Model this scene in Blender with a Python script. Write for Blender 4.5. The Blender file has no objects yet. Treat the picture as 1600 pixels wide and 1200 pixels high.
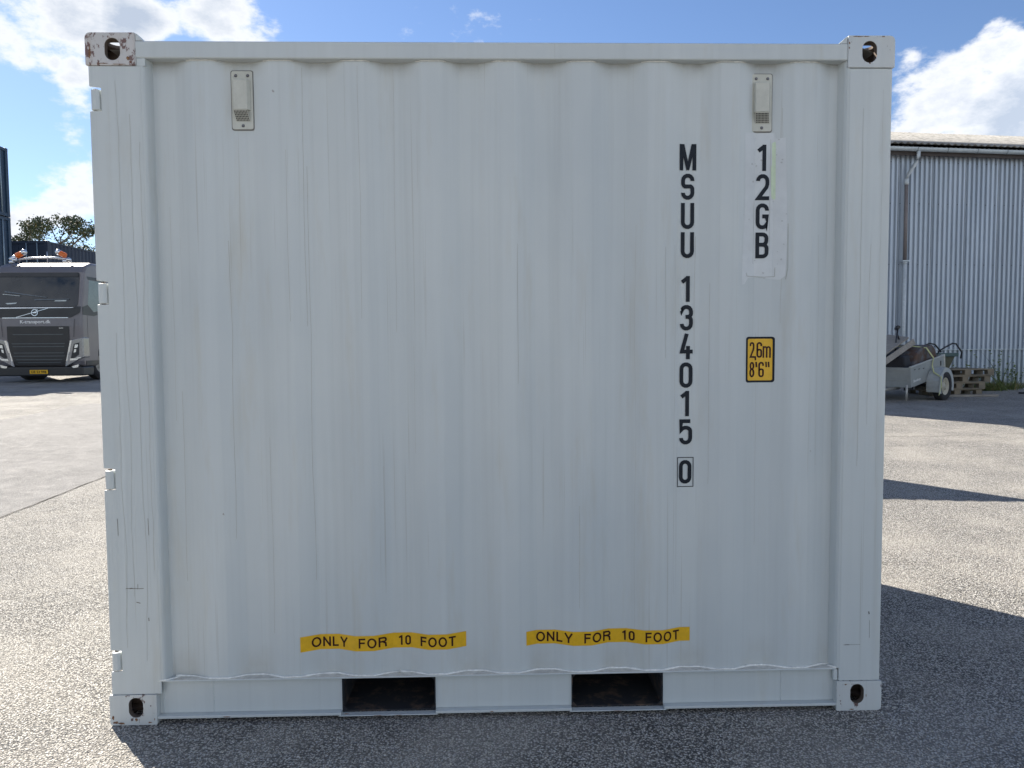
import bpy, bmesh, math, random
from mathutils import Vector, Matrix, noise
random.seed(7)
R = math.radians
scn = bpy.context.scene
C = scn.collection

# ------------------------------------------------------------------ camera
CP = Vector((1.4722, -2.797, 1.4539)); YAW, PIT, ROL = .0267, -.056, -.0068
f = Vector((math.sin(YAW)*math.cos(PIT), math.cos(YAW)*math.cos(PIT), math.sin(PIT)))
r0 = Vector((math.cos(YAW), -math.sin(YAW), 0)); u0 = r0.cross(f)
rr = r0*math.cos(ROL)+u0*math.sin(ROL); uu = -r0*math.sin(ROL)+u0*math.cos(ROL)
cam = bpy.data.objects.new("camera", bpy.data.cameras.new("camera")); C.objects.link(cam)
M = Matrix((rr, uu, -f)).transposed().to_4x4(); M.translation = CP
cam.matrix_world = M
cam.data.sensor_width = 36; cam.data.lens = 1155/1600*36
cam.data.clip_start = .05; cam.data.clip_end = 2000
scn.camera = cam

# ------------------------------------------------------------------ light
SUN_AZ, SUN_EL = R(-40), R(36)            # azimuth from +Y towards +X
sdir = Vector((math.sin(SUN_AZ)*math.cos(SUN_EL), math.cos(SUN_AZ)*math.cos(SUN_EL), math.sin(SUN_EL)))
sl = bpy.data.lights.new("sun", 'SUN'); sl.energy = 5.0; sl.angle = R(.5); sl.color = (1, .93, .82)
so = bpy.data.objects.new("sun", sl); C.objects.link(so)
so.rotation_euler = sdir.to_track_quat('Z', 'Y').to_euler(); so.location = (-20, 25, 25)
scn.view_settings.view_transform = 'Standard'; scn.view_settings.look = 'None'
scn.view_settings.exposure = 1.42; scn.view_settings.gamma = 1
scn.cycles.max_bounces = 8

w = bpy.data.worlds.new("World"); scn.world = w; w.use_nodes = True
nt = w.node_tree; N = nt.nodes; L = nt.links
for n in list(N): N.remove(n)
out = N.new('ShaderNodeOutputWorld'); bg = N.new('ShaderNodeBackground'); L.new(bg.outputs[0], out.inputs[0])
bg.inputs[1].default_value = .053
sky = N.new('ShaderNodeTexSky'); sky.sky_type = 'NISHITA'; sky.sun_disc = False
sky.sun_elevation = SUN_EL; sky.sun_rotation = SUN_AZ; sky.air_density = 1.0; sky.dust_density = .15; sky.ozone_density = 1.5
tc = N.new('ShaderNodeTexCoord')
def wmath(op, a, b=None, c=None, clamp=False):
    n = N.new('ShaderNodeMath'); n.operation = op; n.use_clamp = clamp
    for i, v in enumerate((a, b, c)):
        if v is None: continue
        if isinstance(v, (int, float)): n.inputs[i].default_value = v
        else: L.new(v, n.inputs[i])
    return n.outputs[0]
def wnoise(scale, detail, rough, off=(0, 0, 0), sq=(1, 1, 1)):
    m = N.new('ShaderNodeMapping'); L.new(tc.outputs['Generated'], m.inputs[0])
    m.inputs['Location'].default_value = off; m.inputs['Scale'].default_value = sq
    n = N.new('ShaderNodeTexNoise'); n.inputs['Scale'].default_value = scale
    n.inputs['Detail'].default_value = detail; n.inputs['Roughness'].default_value = rough
    L.new(m.outputs[0], n.inputs['Vector']); return n.outputs['Fac']
# cumulus banks: each one a direction in the sky, an angular size and a weight
BANKS = [((-0.504, 0.848, 0.164), 0.060, 0.47), ((-0.464, 0.867, 0.182), 0.034, 0.46), ((-0.528, 0.840, 0.127), 0.049, 0.47), ((-0.452, 0.841, 0.298), 0.024, 0.52), ((-0.468, 0.830, 0.305), 0.011, 0.45), ((-0.457, 0.816, 0.355), 0.060, 0.54), ((-0.392, 0.848, 0.356), 0.045, 0.58), ((-0.296, 0.876, 0.380), 0.052, 0.62), ((-0.505, 0.802, 0.319), 0.038, 0.44), ((0.509, 0.815, 0.277), 0.069, 0.75), ((0.541, 0.785, 0.301), 0.062, 0.68), ((0.572, 0.782, 0.247), 0.105, 0.85), ((0.469, 0.827, 0.309), 0.025, 0.55), ((0.480, 0.838, 0.260), 0.050, 0.65), ((0.468, 0.810, 0.354), 0.008, 0.0),
         ((-.80, .58, .25), .25, .5), ((.3, -.9, .35), .5, .5), ((-.6, -.7, .4), .45, .5), ((.9, -.3, .5), .4, .45)]  # banks behind the camera are unseen, added to fill the container front
base = None
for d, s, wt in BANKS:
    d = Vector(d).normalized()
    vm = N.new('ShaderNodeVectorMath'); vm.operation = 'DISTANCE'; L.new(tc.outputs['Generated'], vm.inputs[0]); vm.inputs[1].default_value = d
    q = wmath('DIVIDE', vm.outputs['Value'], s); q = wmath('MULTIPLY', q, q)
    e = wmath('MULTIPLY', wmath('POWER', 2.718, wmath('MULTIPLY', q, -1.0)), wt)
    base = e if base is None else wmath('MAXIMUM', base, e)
n1 = wnoise(7, 9, .62, (3.1, 1.7, .4), (1, 1, 1.8)); n2 = wnoise(3.2, 6, .55, (9.1, 4.4, 2.0), (1, 1, 1.6))
dens = wmath('ADD', base, wmath('MULTIPLY', wmath('SUBTRACT', n1, .5), 1.9))
dens = wmath('ADD', dens, wmath('MULTIPLY', wmath('SUBTRACT', n2, .5), .5))
mr = N.new('ShaderNodeMapRange'); mr.interpolation_type = 'SMOOTHSTEP'; L.new(dens, mr.inputs[0])
mr.inputs[1].default_value = .24; mr.inputs[2].default_value = .50
cov = mr.outputs[0]
thick = N.new('ShaderNodeMapRange'); L.new(dens, thick.inputs[0]); thick.inputs[1].default_value = .40; thick.inputs[2].default_value = .82
cr = N.new('ShaderNodeMix'); cr.data_type = 'RGBA'; L.new(thick.outputs[0], cr.inputs[0])
cr.inputs[6].default_value = (7.6, 7.7, 7.9, 1); cr.inputs[7].default_value = (3.9, 4.5, 5.5, 1)
mx = N.new('ShaderNodeMix'); mx.data_type = 'RGBA'; L.new(cov, mx.inputs[0])
tn = N.new('ShaderNodeMix'); tn.data_type = 'RGBA'; tn.blend_type = 'MULTIPLY'; tn.inputs[0].default_value = 1; L.new(sky.outputs[0], tn.inputs[6]); tn.inputs[7].default_value = (.78, .86, 1.02, 1)
L.new(tn.outputs[2], mx.inputs[6])
# clouds opposite the sun, out of view, are brightened as added fill light
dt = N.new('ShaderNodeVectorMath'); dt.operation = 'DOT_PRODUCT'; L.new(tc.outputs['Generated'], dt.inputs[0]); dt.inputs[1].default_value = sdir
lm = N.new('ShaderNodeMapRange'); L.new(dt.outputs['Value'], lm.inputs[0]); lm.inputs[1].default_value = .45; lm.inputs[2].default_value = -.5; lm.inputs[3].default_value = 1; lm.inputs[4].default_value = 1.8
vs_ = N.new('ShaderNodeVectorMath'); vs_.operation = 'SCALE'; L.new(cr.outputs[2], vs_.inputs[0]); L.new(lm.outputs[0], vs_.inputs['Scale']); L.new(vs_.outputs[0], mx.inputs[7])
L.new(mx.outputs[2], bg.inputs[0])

# ------------------------------------------------------------------ material helpers
class NM:
    def __init__(s, name):
        s.m = bpy.data.materials.new(name); s.m.use_nodes = True; s.nt = s.m.node_tree
        s.b = s.nt.nodes['Principled BSDF']
    def n(s, t, **k):
        x = s.nt.nodes.new(t)
        for a, v in k.items(): setattr(x, a, v)
        return x
    def l(s, a, b): s.nt.links.new(a, b)
    def coord(s, sc=(1, 1, 1), kind='Object'):
        t = s.n('ShaderNodeTexCoord'); m = s.n('ShaderNodeMapping'); s.l(t.outputs[kind], m.inputs[0]); m.inputs['Scale'].default_value = sc
        return m.outputs[0]
    def noise(s, sc, scale=1, det=4, rough=.5):
        n = s.n('ShaderNodeTexNoise'); s.l(s.coord(sc), n.inputs['Vector']); n.inputs['Scale'].default_value = scale
        n.inputs['Detail'].default_value = det; n.inputs['Roughness'].default_value = rough; return n.outputs['Fac']
    def rng(s, v, a, b, c=0, d=1):
        n = s.n('ShaderNodeMapRange'); s.l(v, n.inputs[0])
        for i, q in zip((1, 2, 3, 4), (a, b, c, d)): n.inputs[i].default_value = q
        return n.outputs[0]
    def mix(s, fac, a, b, mode='MIX'):
        n = s.n('ShaderNodeMix', data_type='RGBA', blend_type=mode)
        for i, v in ((0, fac), (6, a), (7, b)):
            if hasattr(v, 'links'): s.l(v, n.inputs[i])
            else: n.inputs[i].default_value = v if i == 0 else (*v, 1)
        return n.outputs[2]
    def mul(s, a, b, op='MULTIPLY'):
        n = s.n('ShaderNodeMath', operation=op)
        for i, v in enumerate((a, b)):
            if hasattr(v, 'links'): s.l(v, n.inputs[i])
            else: n.inputs[i].default_value = v
        return n.outputs[0]
    def bump(s, h, strength, dist):
        n = s.n('ShaderNodeBump'); s.l(h, n.inputs['Height']); n.inputs['Strength'].default_value = strength; n.inputs['Distance'].default_value = dist
        s.l(n.outputs[0], s.b.inputs['Normal']); return n
    def set(s, col=None, rough=None, metal=None, spec=None, coat=None):
        if col is not None:
            if hasattr(col, 'links'): s.l(col, s.b.inputs['Base Color'])
            else: s.b.inputs['Base Color'].default_value = (*col, 1)
        for k, v in (('Roughness', rough), ('Metallic', metal), ('Specular IOR Level', spec), ('Coat Weight', coat)):
            if v is None: continue
            if hasattr(v, 'links'): s.l(v, s.b.inputs[k])
            else: s.b.inputs[k].default_value = v
        return s
def plain(name, col, rough=.6, metal=0, spec=None, var=.12, sc=20, coat=None, bump=0):
    """a colour with some wear and dirt variation"""
    q = NM(name); n = q.noise((1, 1, 1), sc, 5, .6); n2 = q.noise((1, 1, 1), sc*.17, 3, .5)
    c = q.mix(q.rng(n, .3, .7), tuple(v*(1-var) for v in col), tuple(min(1, v*(1+var)) for v in col))
    c = q.mix(q.rng(n2, .45, .75, 0, .35), c, tuple(v*.75 for v in col))
    q.set(c, q.rng(n2, .3, .7, max(0, rough-.06), min(1, rough+.08)), metal, spec, coat)
    if bump: q.bump(n, .4, bump)
    return q.m

def paint(name, base=(.515, .543, .535), streak=1.0, rust=0.0, chips=(.10, .05, .045), dirt=False):
    q = NM(name)
    col = base
    big = q.noise((1.1, 1.1, .5), 1.6, 4, .55)
    c = q.mix(q.rng(big, .35, .68), tuple(v*1.05 for v in col), (col[0]*.92, col[1]*.94, col[2]*.965))
    s1 = q.noise((34, 34, .55), 1, 4, .6)                         # broad rain streaks
    c = q.mix(q.rng(s1, .50, .78, 0, .24*streak), c, (base[0]*.72, base[1]*.73, base[2]*.72))
    s1b = q.noise((21, 21, .35), 1, 3, .5)
    c = q.mix(q.rng(s1b, .55, .8, 0, .28*streak), c, (base[0]*1.15, base[1]*1.17, base[2]*1.2))
    s2 = q.noise((110, 110, .8), 1, 2, .5); s2m = q.noise((4, 4, 1.3), 1, 2, .5)
    c = q.mix(q.mul(q.rng(s2, .65, .71, 0, .28*streak), q.rng(s2m, .45, .6)), c, (.27, .25, .19))      # thin drip lines
    s4 = q.noise((9, 9, 1.2), 1, 4, .7)
    c = q.mix(q.rng(s4, .56, .80, 0, .32*streak), c, (.42, .37, .26))          # yellowish grime
    s3 = q.noise((26, 26, 20), 1, 2, .5)
    c = q.mix(q.rng(s3, .80, .83, 0, .6), c, (.16, .11, .08))                 # tiny chips
    if rust > 0:
        a = q.noise((1, 1, .62), 38, 6, .7); b = q.noise((1, 1, .3), 13, 4, .6)
        thr = .70-.14*rust
        fac = q.rng(q.mul(a, q.mul(b, .5, 'ADD')), thr*.93, thr*.93+.05)
        c = q.mix(q.rng(b, .5, .75, 0, .55*rust), c, (.45, .33, .21))
        c = q.mix(fac, c, chips)
    if dirt:                                                     # road dust caught on the ledge and soot under the rail
        sp_ = q.n('ShaderNodeSeparateXYZ'); q.l(q.coord(), sp_.inputs[0]); dn = q.noise((7, 7, 5), 1, 5, .65)
        inn = q.rng(sp_.outputs['Y'], .022, .046)
        c = q.mix(q.mul(q.mul(q.rng(sp_.outputs['Z'], .30, .17), inn), q.rng(dn, .35, .7, .1, .6)), c, (.33, .30, .24))
        c = q.mix(q.mul(q.mul(q.rng(sp_.outputs['Z'], 2.44, 2.50), inn), q.rng(dn, .3, .65, .1, .7)), c, (.24, .23, .21))
    rgh = q.rng(big, .3, .7, .42, .55)
    q.set(c, rgh, 0, .45)
    bn = q.noise((1, 1, 1), 230, 2, .5); bl = q.noise((5, 5, .9), 1.5, 3, .5)
    h = q.mul(q.mul(bn, .06), q.mul(bl, 1.0), 'ADD')
    q.bump(h, .55, .006)
    return q.m

def asphalt(name, light=(.80, .76, .69), dark=(.03, .03, .032), sc=120, mean=.5, bdist=.012, patch=(.56, .525, .47), spark=.16):
    q = NM(name)
    v = q.n('ShaderNodeTexVoronoi'); q.l(q.coord((1, 1, 1)), v.inputs['Vector']); v.inputs['Scale'].default_value = sc
    v2 = q.n('ShaderNodeTexVoronoi'); q.l(q.coord((1, 1, 1)), v2.inputs['Vector']); v2.inputs['Scale'].default_value = sc*2.3
    rnd = q.n('ShaderNodeSeparateColor'); q.l(v.outputs['Color'], rnd.inputs[0])
    rnd2 = q.n('ShaderNodeSeparateColor'); q.l(v2.outputs['Color'], rnd2.inputs[0])
    c = q.mix(q.rng(rnd.outputs[0], .0, 1.0), tuple(d*.6+l*.24 for d, l in zip(dark, light)), tuple(l*.9 for l in light))
    c = q.mix(q.rng(rnd2.outputs[1], 1-spark, 1-spark+.02), c, tuple(min(.85, l*1.9) for l in light))     # pale stones
    c = q.mix(q.rng(v.outputs['Distance'], .35, .62, 0, .85), c, dark)
    big = q.noise((1, 1, 1), 1.1, 5, .6); mid = q.noise((1, 1, 1), 7, 5, .65)
    c = q.mix(q.rng(big, .42, .66, 0, .35), c, patch)
    c = q.mix(q.rng(mid, .35, .7, 0, .15), c, tuple(p*.55 for p in patch))
    q.set(c, q.rng(mid, .3, .7, .72, .92), 0, .15)
    h = q.mul(q.mul(v.outputs['Distance'], -1.0), q.mul(v2.outputs['Distance'], -.35), 'ADD')
    h = q.mul(h, q.mul(mid, .9), 'ADD')
    q.bump(h, 1.0, bdist)
    return q.m

M_paint = paint('container_paint', dirt=True)
M_paint_rail = paint('container_rail_paint', (.515, .543, .533), .9, 0)
M_cast_rust = paint('rusty_casting_paint', (.52, .50, .48), 1, .85, (.15, .085, .075))
M_cast = paint('casting_paint', (.51, .53, .52), .7, .2)
M_inside = plain('casting_inside', (.13, .10, .08), .9)
M_black = plain('undercoat', (.012, .013, .016), .9, spec=.1)
M_caulk = plain('caulk', (.74, .74, .70), .6, var=.2, sc=60)
M_vent = plain('vent_plastic', (.50, .50, .44), .5, var=.06, sc=60)
M_seal = plain('sealant', (.17, .165, .155), .7)
M_letter = plain('black_vinyl', (.010, .014, .021), .5, spec=.2, var=.2, sc=90)
M_yellow = plain('yellow_vinyl', (.70, .40, .010), .4, var=.08, sc=60)
M_ylet = plain('dark_print', (.035, .008, .008), .5, spec=.2)
M_repaint = plain('fresh_paint', (.565, .59, .595), .5, var=.04, sc=30)
M_resid = plain('glue_residue', (.44, .455, .455), .7, var=.1, sc=80)
M_green = plain('pale_tape', (.56, .66, .48), .6, var=.06, sc=50)
M_line = plain('grime_line', (.25, .24, .19), .8)
M_asphalt = asphalt('asphalt')
M_stain = plain('rain_stain', (.395, .395, .355), .6, var=.12, sc=30)
M_dust = plain('ledge_dust', (.60, .58, .52), .9, var=.2, sc=40)
M_pocket = NM('pocket_steel'); _a = M_pocket.noise((1, 1, 1), 18, 5, .65); M_pocket.set(M_pocket.mix(M_pocket.rng(_a, .5, .68), (.012, .014, .018), (.09, .06, .042)), .9); M_pocket = M_pocket.m
M_patch = asphalt('asphalt_fine', light=(.36, .35, .34), dark=(.10, .10, .10), sc=170, bdist=.004, patch=(.27, .265, .26), spark=.10)
M_galv = NM('galvanised_sheet')
_n = M_galv.noise((2.5, 2.5, .35), 1, 4, .6); _n2 = M_galv.noise((30, 30, 3), 1, 3, .6)
_br = M_galv.noise((1.1, .01, .01), 1, 2, .5); _gr = M_galv.noise((3, 3, 1.2), 1, 5, .7); _z = M_galv.n('ShaderNodeSeparateXYZ'); M_galv.l(M_galv.coord(), _z.inputs[0])
_c = M_galv.mix(M_galv.rng(_n, .35, .7), (.43, .48, .54), (.34, .39, .45)); _c = M_galv.mix(M_galv.rng(_br, .4, .6, 0, .3), _c, (.36, .40, .44))
_c = M_galv.mix(M_galv.mul(M_galv.rng(_z.outputs['Z'], 1.0, .1), M_galv.rng(_gr, .42, .6, 0, .75)), _c, (.16, .20, .17)); _c = M_galv.mix(M_galv.rng(_gr, .60, .74, 0, .4), _c, (.27, .29, .30))
M_galv.set(_c, M_galv.rng(_n2, .3, .7, .34, .5), .30); M_galv = M_galv.m
M_gutter = plain('zinc_gutter', (.42, .47, .50), .4, .3)
M_fascia = plain('dark_timber', (.055, .045, .042), .8)
M_roof = plain('fibre_cement', (.26, .252, .235), .9, var=.5, sc=4, bump=.01)
M_navy = plain('navy_paint', (.012, .036, .072), .55, sc=3)
M_navy2 = plain('dark_navy_paint', (.014, .024, .048), .55, sc=3)
M_rod = plain('rod_metal', (.28, .36, .42), .4, .4)
M_bark = plain('bark', (.10, .08, .06), .9)
M_leaf = plain('leaf', (.055, .075, .028), .6, var=.4, sc=3)
M_leaf2 = plain('dry_leaf', (.16, .13, .045), .7, var=.4, sc=3)
M_grass = plain('weed_green', (.09, .12, .03), .7, var=.4, sc=8)

# ------------------------------------------------------------------ geometry helpers
def obj(name, bm, mat, parent=None, smooth=False, bevel=0, loc=None, seg=2):
    me = bpy.data.meshes.new(name)
    bmesh.ops.recalc_face_normals(bm, faces=bm.faces[:])
    bm.to_mesh(me); bm.free()
    for m in (mat if isinstance(mat, (list, tuple)) else [mat]): me.materials.append(m)
    if smooth:
        for p in me.polygons: p.use_smooth = True
    o = bpy.data.objects.new(name, me); C.objects.link(o)
    if bevel:
        b = o.modifiers.new('bevel', 'BEVEL'); b.width = bevel; b.segments = seg; b.limit_method = 'ANGLE'; b.angle_limit = R(35)
    if parent: o.parent = parent
    if loc: o.location = loc
    return o
def empty(name, label, cat, loc=(0, 0, 0), rz=0, group=None):
    o = bpy.data.objects.new(name, None); C.objects.link(o); o.location = loc; o.rotation_euler = (0, 0, rz); o.empty_display_size = .2
    return tag(o, label, cat, group)
def tag(o, label, cat, group=None):
    o['label'] = label; o['category'] = cat
    if group: o['group'] = group
    return o
def box(bm, x0, x1, y0, y1, z0, z1, mi=0, mat=None):
    vs = [bm.verts.new(p) for p in ((x0, y0, z0), (x1, y0, z0), (x1, y1, z0), (x0, y1, z0), (x0, y0, z1), (x1, y0, z1), (x1, y1, z1), (x0, y1, z1))]
    if mat is not None:
        for v in vs: v.co = mat @ v.co
    for q in ((0, 3, 2, 1), (4, 5, 6, 7), (0, 1, 5, 4), (1, 2, 6, 5), (2, 3, 7, 6), (3, 0, 4, 7)):
        fc = bm.faces.new([vs[i] for i in q]); fc.material_index = mi
    return vs
def BM(*boxes):
    bm = bmesh.new()
    for b in boxes: box(bm, *b)
    return bm
def prism(bm, pts, d0, d1, axis='y', mi=0):
    """polygon pts extruded along an axis; pts are (x,z) for y, (y,z) for x, (x,y) for z"""
    def P(p, d): return {'y': (p[0], d, p[1]), 'x': (d, p[0], p[1]), 'z': (p[0], p[1], d)}[axis]
    a = [bm.verts.new(P(p, d0)) for p in pts]; b = [bm.verts.new(P(p, d1)) for p in pts]; n = len(pts)
    fs = [bm.faces.new(a), bm.faces.new(b[::-1])]
    for i in range(n): fs.append(bm.faces.new((a[i], b[i], b[(i+1) % n], a[(i+1) % n])))
    for q in fs: q.material_index = mi
    return a+b
def tube(bm, pts, r, n=8, caps=True, mi=0):
    pts = [Vector(p) for p in pts]; rings = []
    rs = r if isinstance(r, (list, tuple)) else [r]*len(pts)
    for i, p in enumerate(pts):
        t = (pts[min(i+1, len(pts)-1)]-pts[max(i-1, 0)]).normalized()
        a = Vector((0, 0, 1)) if abs(t.z) < .9 else Vector((1, 0, 0))
        x = t.cross(a).normalized(); y = t.cross(x)
        rings.append([bm.verts.new(p+(x*math.cos(k*2*math.pi/n)+y*math.sin(k*2*math.pi/n))*rs[i]) for k in range(n)])
    for a, b in zip(rings, rings[1:]):
        for k in range(n):
            q = bm.faces.new((a[k], a[(k+1) % n], b[(k+1) % n], b[k])); q.material_index = mi; q.smooth = True
    if caps: bm.faces.new(rings[0][::-1]).material_index = mi; bm.faces.new(rings[-1]).material_index = mi
def TB(*tubes):
    bm = bmesh.new()
    for t in tubes: tube(bm, *t)
    return bm
def sheet(bm, pts, mi=0):
    q = bm.faces.new([bm.verts.new(p) for p in pts]); q.material_index = mi; return q
def rounded(x0, x1, z0, z1, r, n=4):
    """rounded rectangle; r single or (bl, br, tr, tl)"""
    if not isinstance(r, (list, tuple)): r = (r,)*4
    P = []
    for (cx, cz, sx, sz, a0, q) in ((x0, z0, 1, 1, 180, r[0]), (x1, z0, -1, 1, 270, r[1]), (x1, z1, -1, -1, 0, r[2]), (x0, z1, 1, -1, 90, r[3])):
        if q <= 0: P.append((cx, cz)); continue
        for k in range(n+1):
            a = R(a0+90*k/n); P.append((cx+sx*q+q*math.cos(a), cz+sz*q+q*math.sin(a)))
    return P
def gz(y):                                 # the yard rises gently beyond the container
    return .0235*(min(max(y, 2.6), 40)-2.6)

# 2-D meshes for lettering and decals -------------------------------------------------
def text_bm(body, rect, bold=0., shear=0):
    cu = bpy.data.curves.new('t', 'FONT'); cu.body = body; cu.size = 1; cu.offset = bold; cu.shear = shear; cu.resolution_u = 3
    o = bpy.data.objects.new('t', cu); C.objects.link(o)
    dg = bpy.context.evaluated_depsgraph_get(); me = bpy.data.meshes.new_from_object(o.evaluated_get(dg))
    bm = bmesh.new(); bm.from_mesh(me); bpy.data.objects.remove(o); bpy.data.meshes.remove(me); bpy.data.curves.remove(cu)
    xs = [v.co.x for v in bm.verts]; ys = [v.co.y for v in bm.verts]
    ax, bx, ay, by = min(xs), max(xs), min(ys), max(ys)
    x0, x1, z0, z1 = rect
    for v in bm.verts:
        v.co = Vector((x0+(v.co.x-ax)/(bx-ax)*(x1-x0), 0, z0+(v.co.y-ay)/(by-ay)*(z1-z0)))
    return bm
def stroke(bm, pts, t, closed=False, lift=0):
    pts = [Vector(p) for p in pts]; n = len(pts); Ls = []; Rs = []
    for i in range(n):
        if closed: a, b = pts[i-1], pts[(i+1) % n]
        else: a, b = pts[max(i-1, 0)], pts[min(i+1, n-1)]
        d1 = (pts[i]-a); d2 = (b-pts[i])
        if d1.length < 1e-7: d1 = d2
        if d2.length < 1e-7: d2 = d1
        d1.normalize(); d2.normalize(); n1 = Vector((-d1.y, d1.x)); n2 = Vector((-d2.y, d2.x)); m = (n1+n2)
        m.normalize(); k = min(2.2, 1/max(.3, m.dot(n1)))
        Ls.append(bm.verts.new((*(pts[i]+m*k*t/2), 0))); Rs.append(bm.verts.new((*(pts[i]-m*k*t/2), 0)))
    for v in Ls+Rs: v.co = Vector((v.co.x, -lift, v.co.y))
    for i in range(n if closed else n-1):
        j = (i+1) % n; bm.faces.new((Ls[i], Ls[j], Rs[j], Rs[i]))
def arc(cx, cy, rx, ry, a0, a1, n=7): return [(cx+rx*math.cos(R(a0+(a1-a0)*k/n)), cy+ry*math.sin(R(a0+(a1-a0)*k/n))) for k in range(n+1)]
def glyph(ch, x0, z0, w, h, t):
    """condensed stencil-book capitals and figures, drawn as strokes"""
    bm = bmesh.new(); a, b = x0+t/2, x0+w-t/2; lo, hi = z0+t/2, z0+h-t/2; mid = z0+h*.53; r = (b-a)/2; cx = (a+b)/2; e = .00012
    S = lambda p, c=False, k=0: stroke(bm, p, t, c, k*e)
    if ch == 'M':
        for s in (0, 1):
            X = x0+t/2 if s == 0 else x0+w-t/2
            S([(X, z0), (X, z0+h)])
        for sg, X in ((1, x0), (-1, x0+w)):
            q = bm.faces.new([bm.verts.new((p[0], -e*(2+sg), p[1])) for p in ((X+sg*t*.2, z0+h), (X+sg*t*1.25, z0+h), (cx+sg*t*.28, z0+h*.14), (cx-sg*t*.12, z0), (cx-sg*t*.35, z0))])
    elif ch == 'U': S([(a, z0+h)]+arc(cx, lo+r, r, r, 180, 360)+[(b, z0+h)])
    elif ch == 'S': S([(b, z0+h*.72)]+arc(cx, hi-r, r, r, 0, 180)+arc(a+r*.8, mid+r*.55, r*.8, r*.75, 180, 240, 4)+arc(b-r*.8, mid-r*.75, r*.8, r*.75, 60, 0, 4)+arc(cx, lo+r, r, r, 0, -180)+[(a, z0+h*.27)])
    elif ch == '1':
        S([(cx+t*.35, z0), (cx+t*.35, z0+h)]); S([(cx-t*1.2, z0+h*.76), (cx+t*.1, z0+h-t*.6)], False, 1)
    elif ch == '3':
        S([(a, z0+h*.76)]+arc(cx, hi-r, r, r, 180, 0)+[(b, mid+r*.75)]+arc(b-r*.7, mid+r*.7, r*.7, r*.65, 0, -90, 4)+[(cx-t*.2, mid+.0)])
        S([(cx-t*.2, mid)]+arc(b-r*.7, mid-r*.7, r*.7, r*.7, 90, 0, 4)+arc(cx, lo+r, r, r, 0, -180)+[(a, z0+h*.26)], False, 1)
    elif ch == '4':
        S([(cx+t*.15, z0+h), (a+t*.1, z0+h*.30), (x0+w, z0+h*.30)]); S([(b-t*.75, z0), (b-t*.75, z0+h*.52)], False, 1)
    elif ch == '0' or ch == 'O': S(arc(cx, hi-r, r, r, 0, 180)+arc(cx, lo+r, r, r, 180, 360), True)
    elif ch == 'N':
        S([(a, z0), (a, z0+h)]); S([(b, z0), (b, z0+h)]); S([(a, z0+h-t*.4), (b, z0+t*.4)], False, 1)
    elif ch == 'L': S([(a, z0+h), (a, lo), (x0+w, lo)])
    elif ch == 'Y':
        S([(x0+t*.4, z0+h), (cx, z0+h*.42), (x0+w-t*.4, z0+h)]); S([(cx, z0), (cx, z0+h*.46)], False, 1)
    elif ch == 'F': S([(x0+w, hi), (a, hi), (a, z0)]); S([(a, mid), (x0+w*.92, mid)], False, 1)
    elif ch == 'T': S([(x0, hi), (x0+w, hi)]); S([(cx, z0), (cx, hi)], False, 1)
    elif ch == 'R':
        S([(a, z0), (a, hi), (b-(hi-mid)/2, hi)]+arc(b-(hi-mid)/2, (hi+mid)/2, (hi-mid)/2, (hi-mid)/2, 90, -90, 8)+[(a, mid)]); S([(cx, mid), (b-t*.2, z0+h*.36), (b, z0)], False, 1)
    elif ch == 'o': S(arc(cx, (lo+hi)/2, (b-a)/2, (hi-lo)/2, 0, 350, 24), True)
    elif ch == '6':
        S([(b, z0+h*.74)]+arc(cx, hi-r, r, r, 0, 180)+[(a, lo+r)]+arc(cx, lo+r, r, r, 180, 360)+[(b, z0+h*.42)]+arc(cx, z0+h*.42, r, r*.8, 0, 180))
    elif ch == '8':
        S(arc(cx, mid+(hi-mid)/2, r*.93, (hi-mid)/2, 0, 350, 18), True); S(arc(cx, lo+(mid-lo)/2, r, (mid-lo)/2, 0, 350, 18), True, 1)
    elif ch == 'm':
        k = (b-a)/4; S([(a, z0), (a, z0+h)]); S([(a, hi-k)]+arc(a+k, hi-k, k, k, 180, 0)+[(a+2*k, z0)], False, 1); S([(a+2*k, hi-k)]+arc(a+3*k, hi-k, k, k, 180, 0)+[(b, z0)], False, 2)
    elif ch == 'l': S([(cx, z0), (cx, z0+h)])
    elif ch == 'i': S([(cx+t*.25, z0), (cx, z0+h)])
    elif ch == '5': S([(b, hi), (a, hi), (a, z0+h*.57)]+arc(cx, z0+h*.57-r*.2, r, r*.75, 150, 0, 6)+arc(cx, lo+r, r, r, 0, -180)+[(a, z0+h*.26)])
    elif ch == '2': S([(a, z0+h*.74)]+arc(cx, hi-r, r, r, 180, 0)+[(b, z0+h*.62), (b-t*.2, z0+h*.5), (a+t*.1, lo), (x0+w, lo)])
    elif ch == 'G': S([(b, z0+h*.72)]+arc(cx, hi-r, r, r, 0, 180)+arc(cx, lo+r, r, r, 180, 345)+[(b, lo), (b, z0+h*.50), (cx, z0+h*.50)])
    elif ch == 'B':
        S([(a, z0), (a, z0+h)]); S([(a, hi)]+arc(b-r*.9, hi-r*.8, r*.85, r*.8, 90, 0, 5)+[(b-t*.1, mid+r*.8)]+arc(b-r*.9, mid+r*.7, r*.8, r*.7, 0, -90, 5)+[(a, mid)], False, 1)
        S([(a, mid)]+arc(b-r*.9, mid-r*.8, r*.9, r*.8, 90, 0, 5)+arc(b-r*.9, lo+r*.8, r*.9, r*.8, 0, -90, 5)+[(a, lo)], False, 2)
    return bm
def merge(*bms):
    out = bmesh.new()
    for b in bms:
        me = bpy.data.meshes.new('m'); b.to_mesh(me); b.free(); out.from_mesh(me); bpy.data.meshes.remove(me)
    return out
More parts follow.
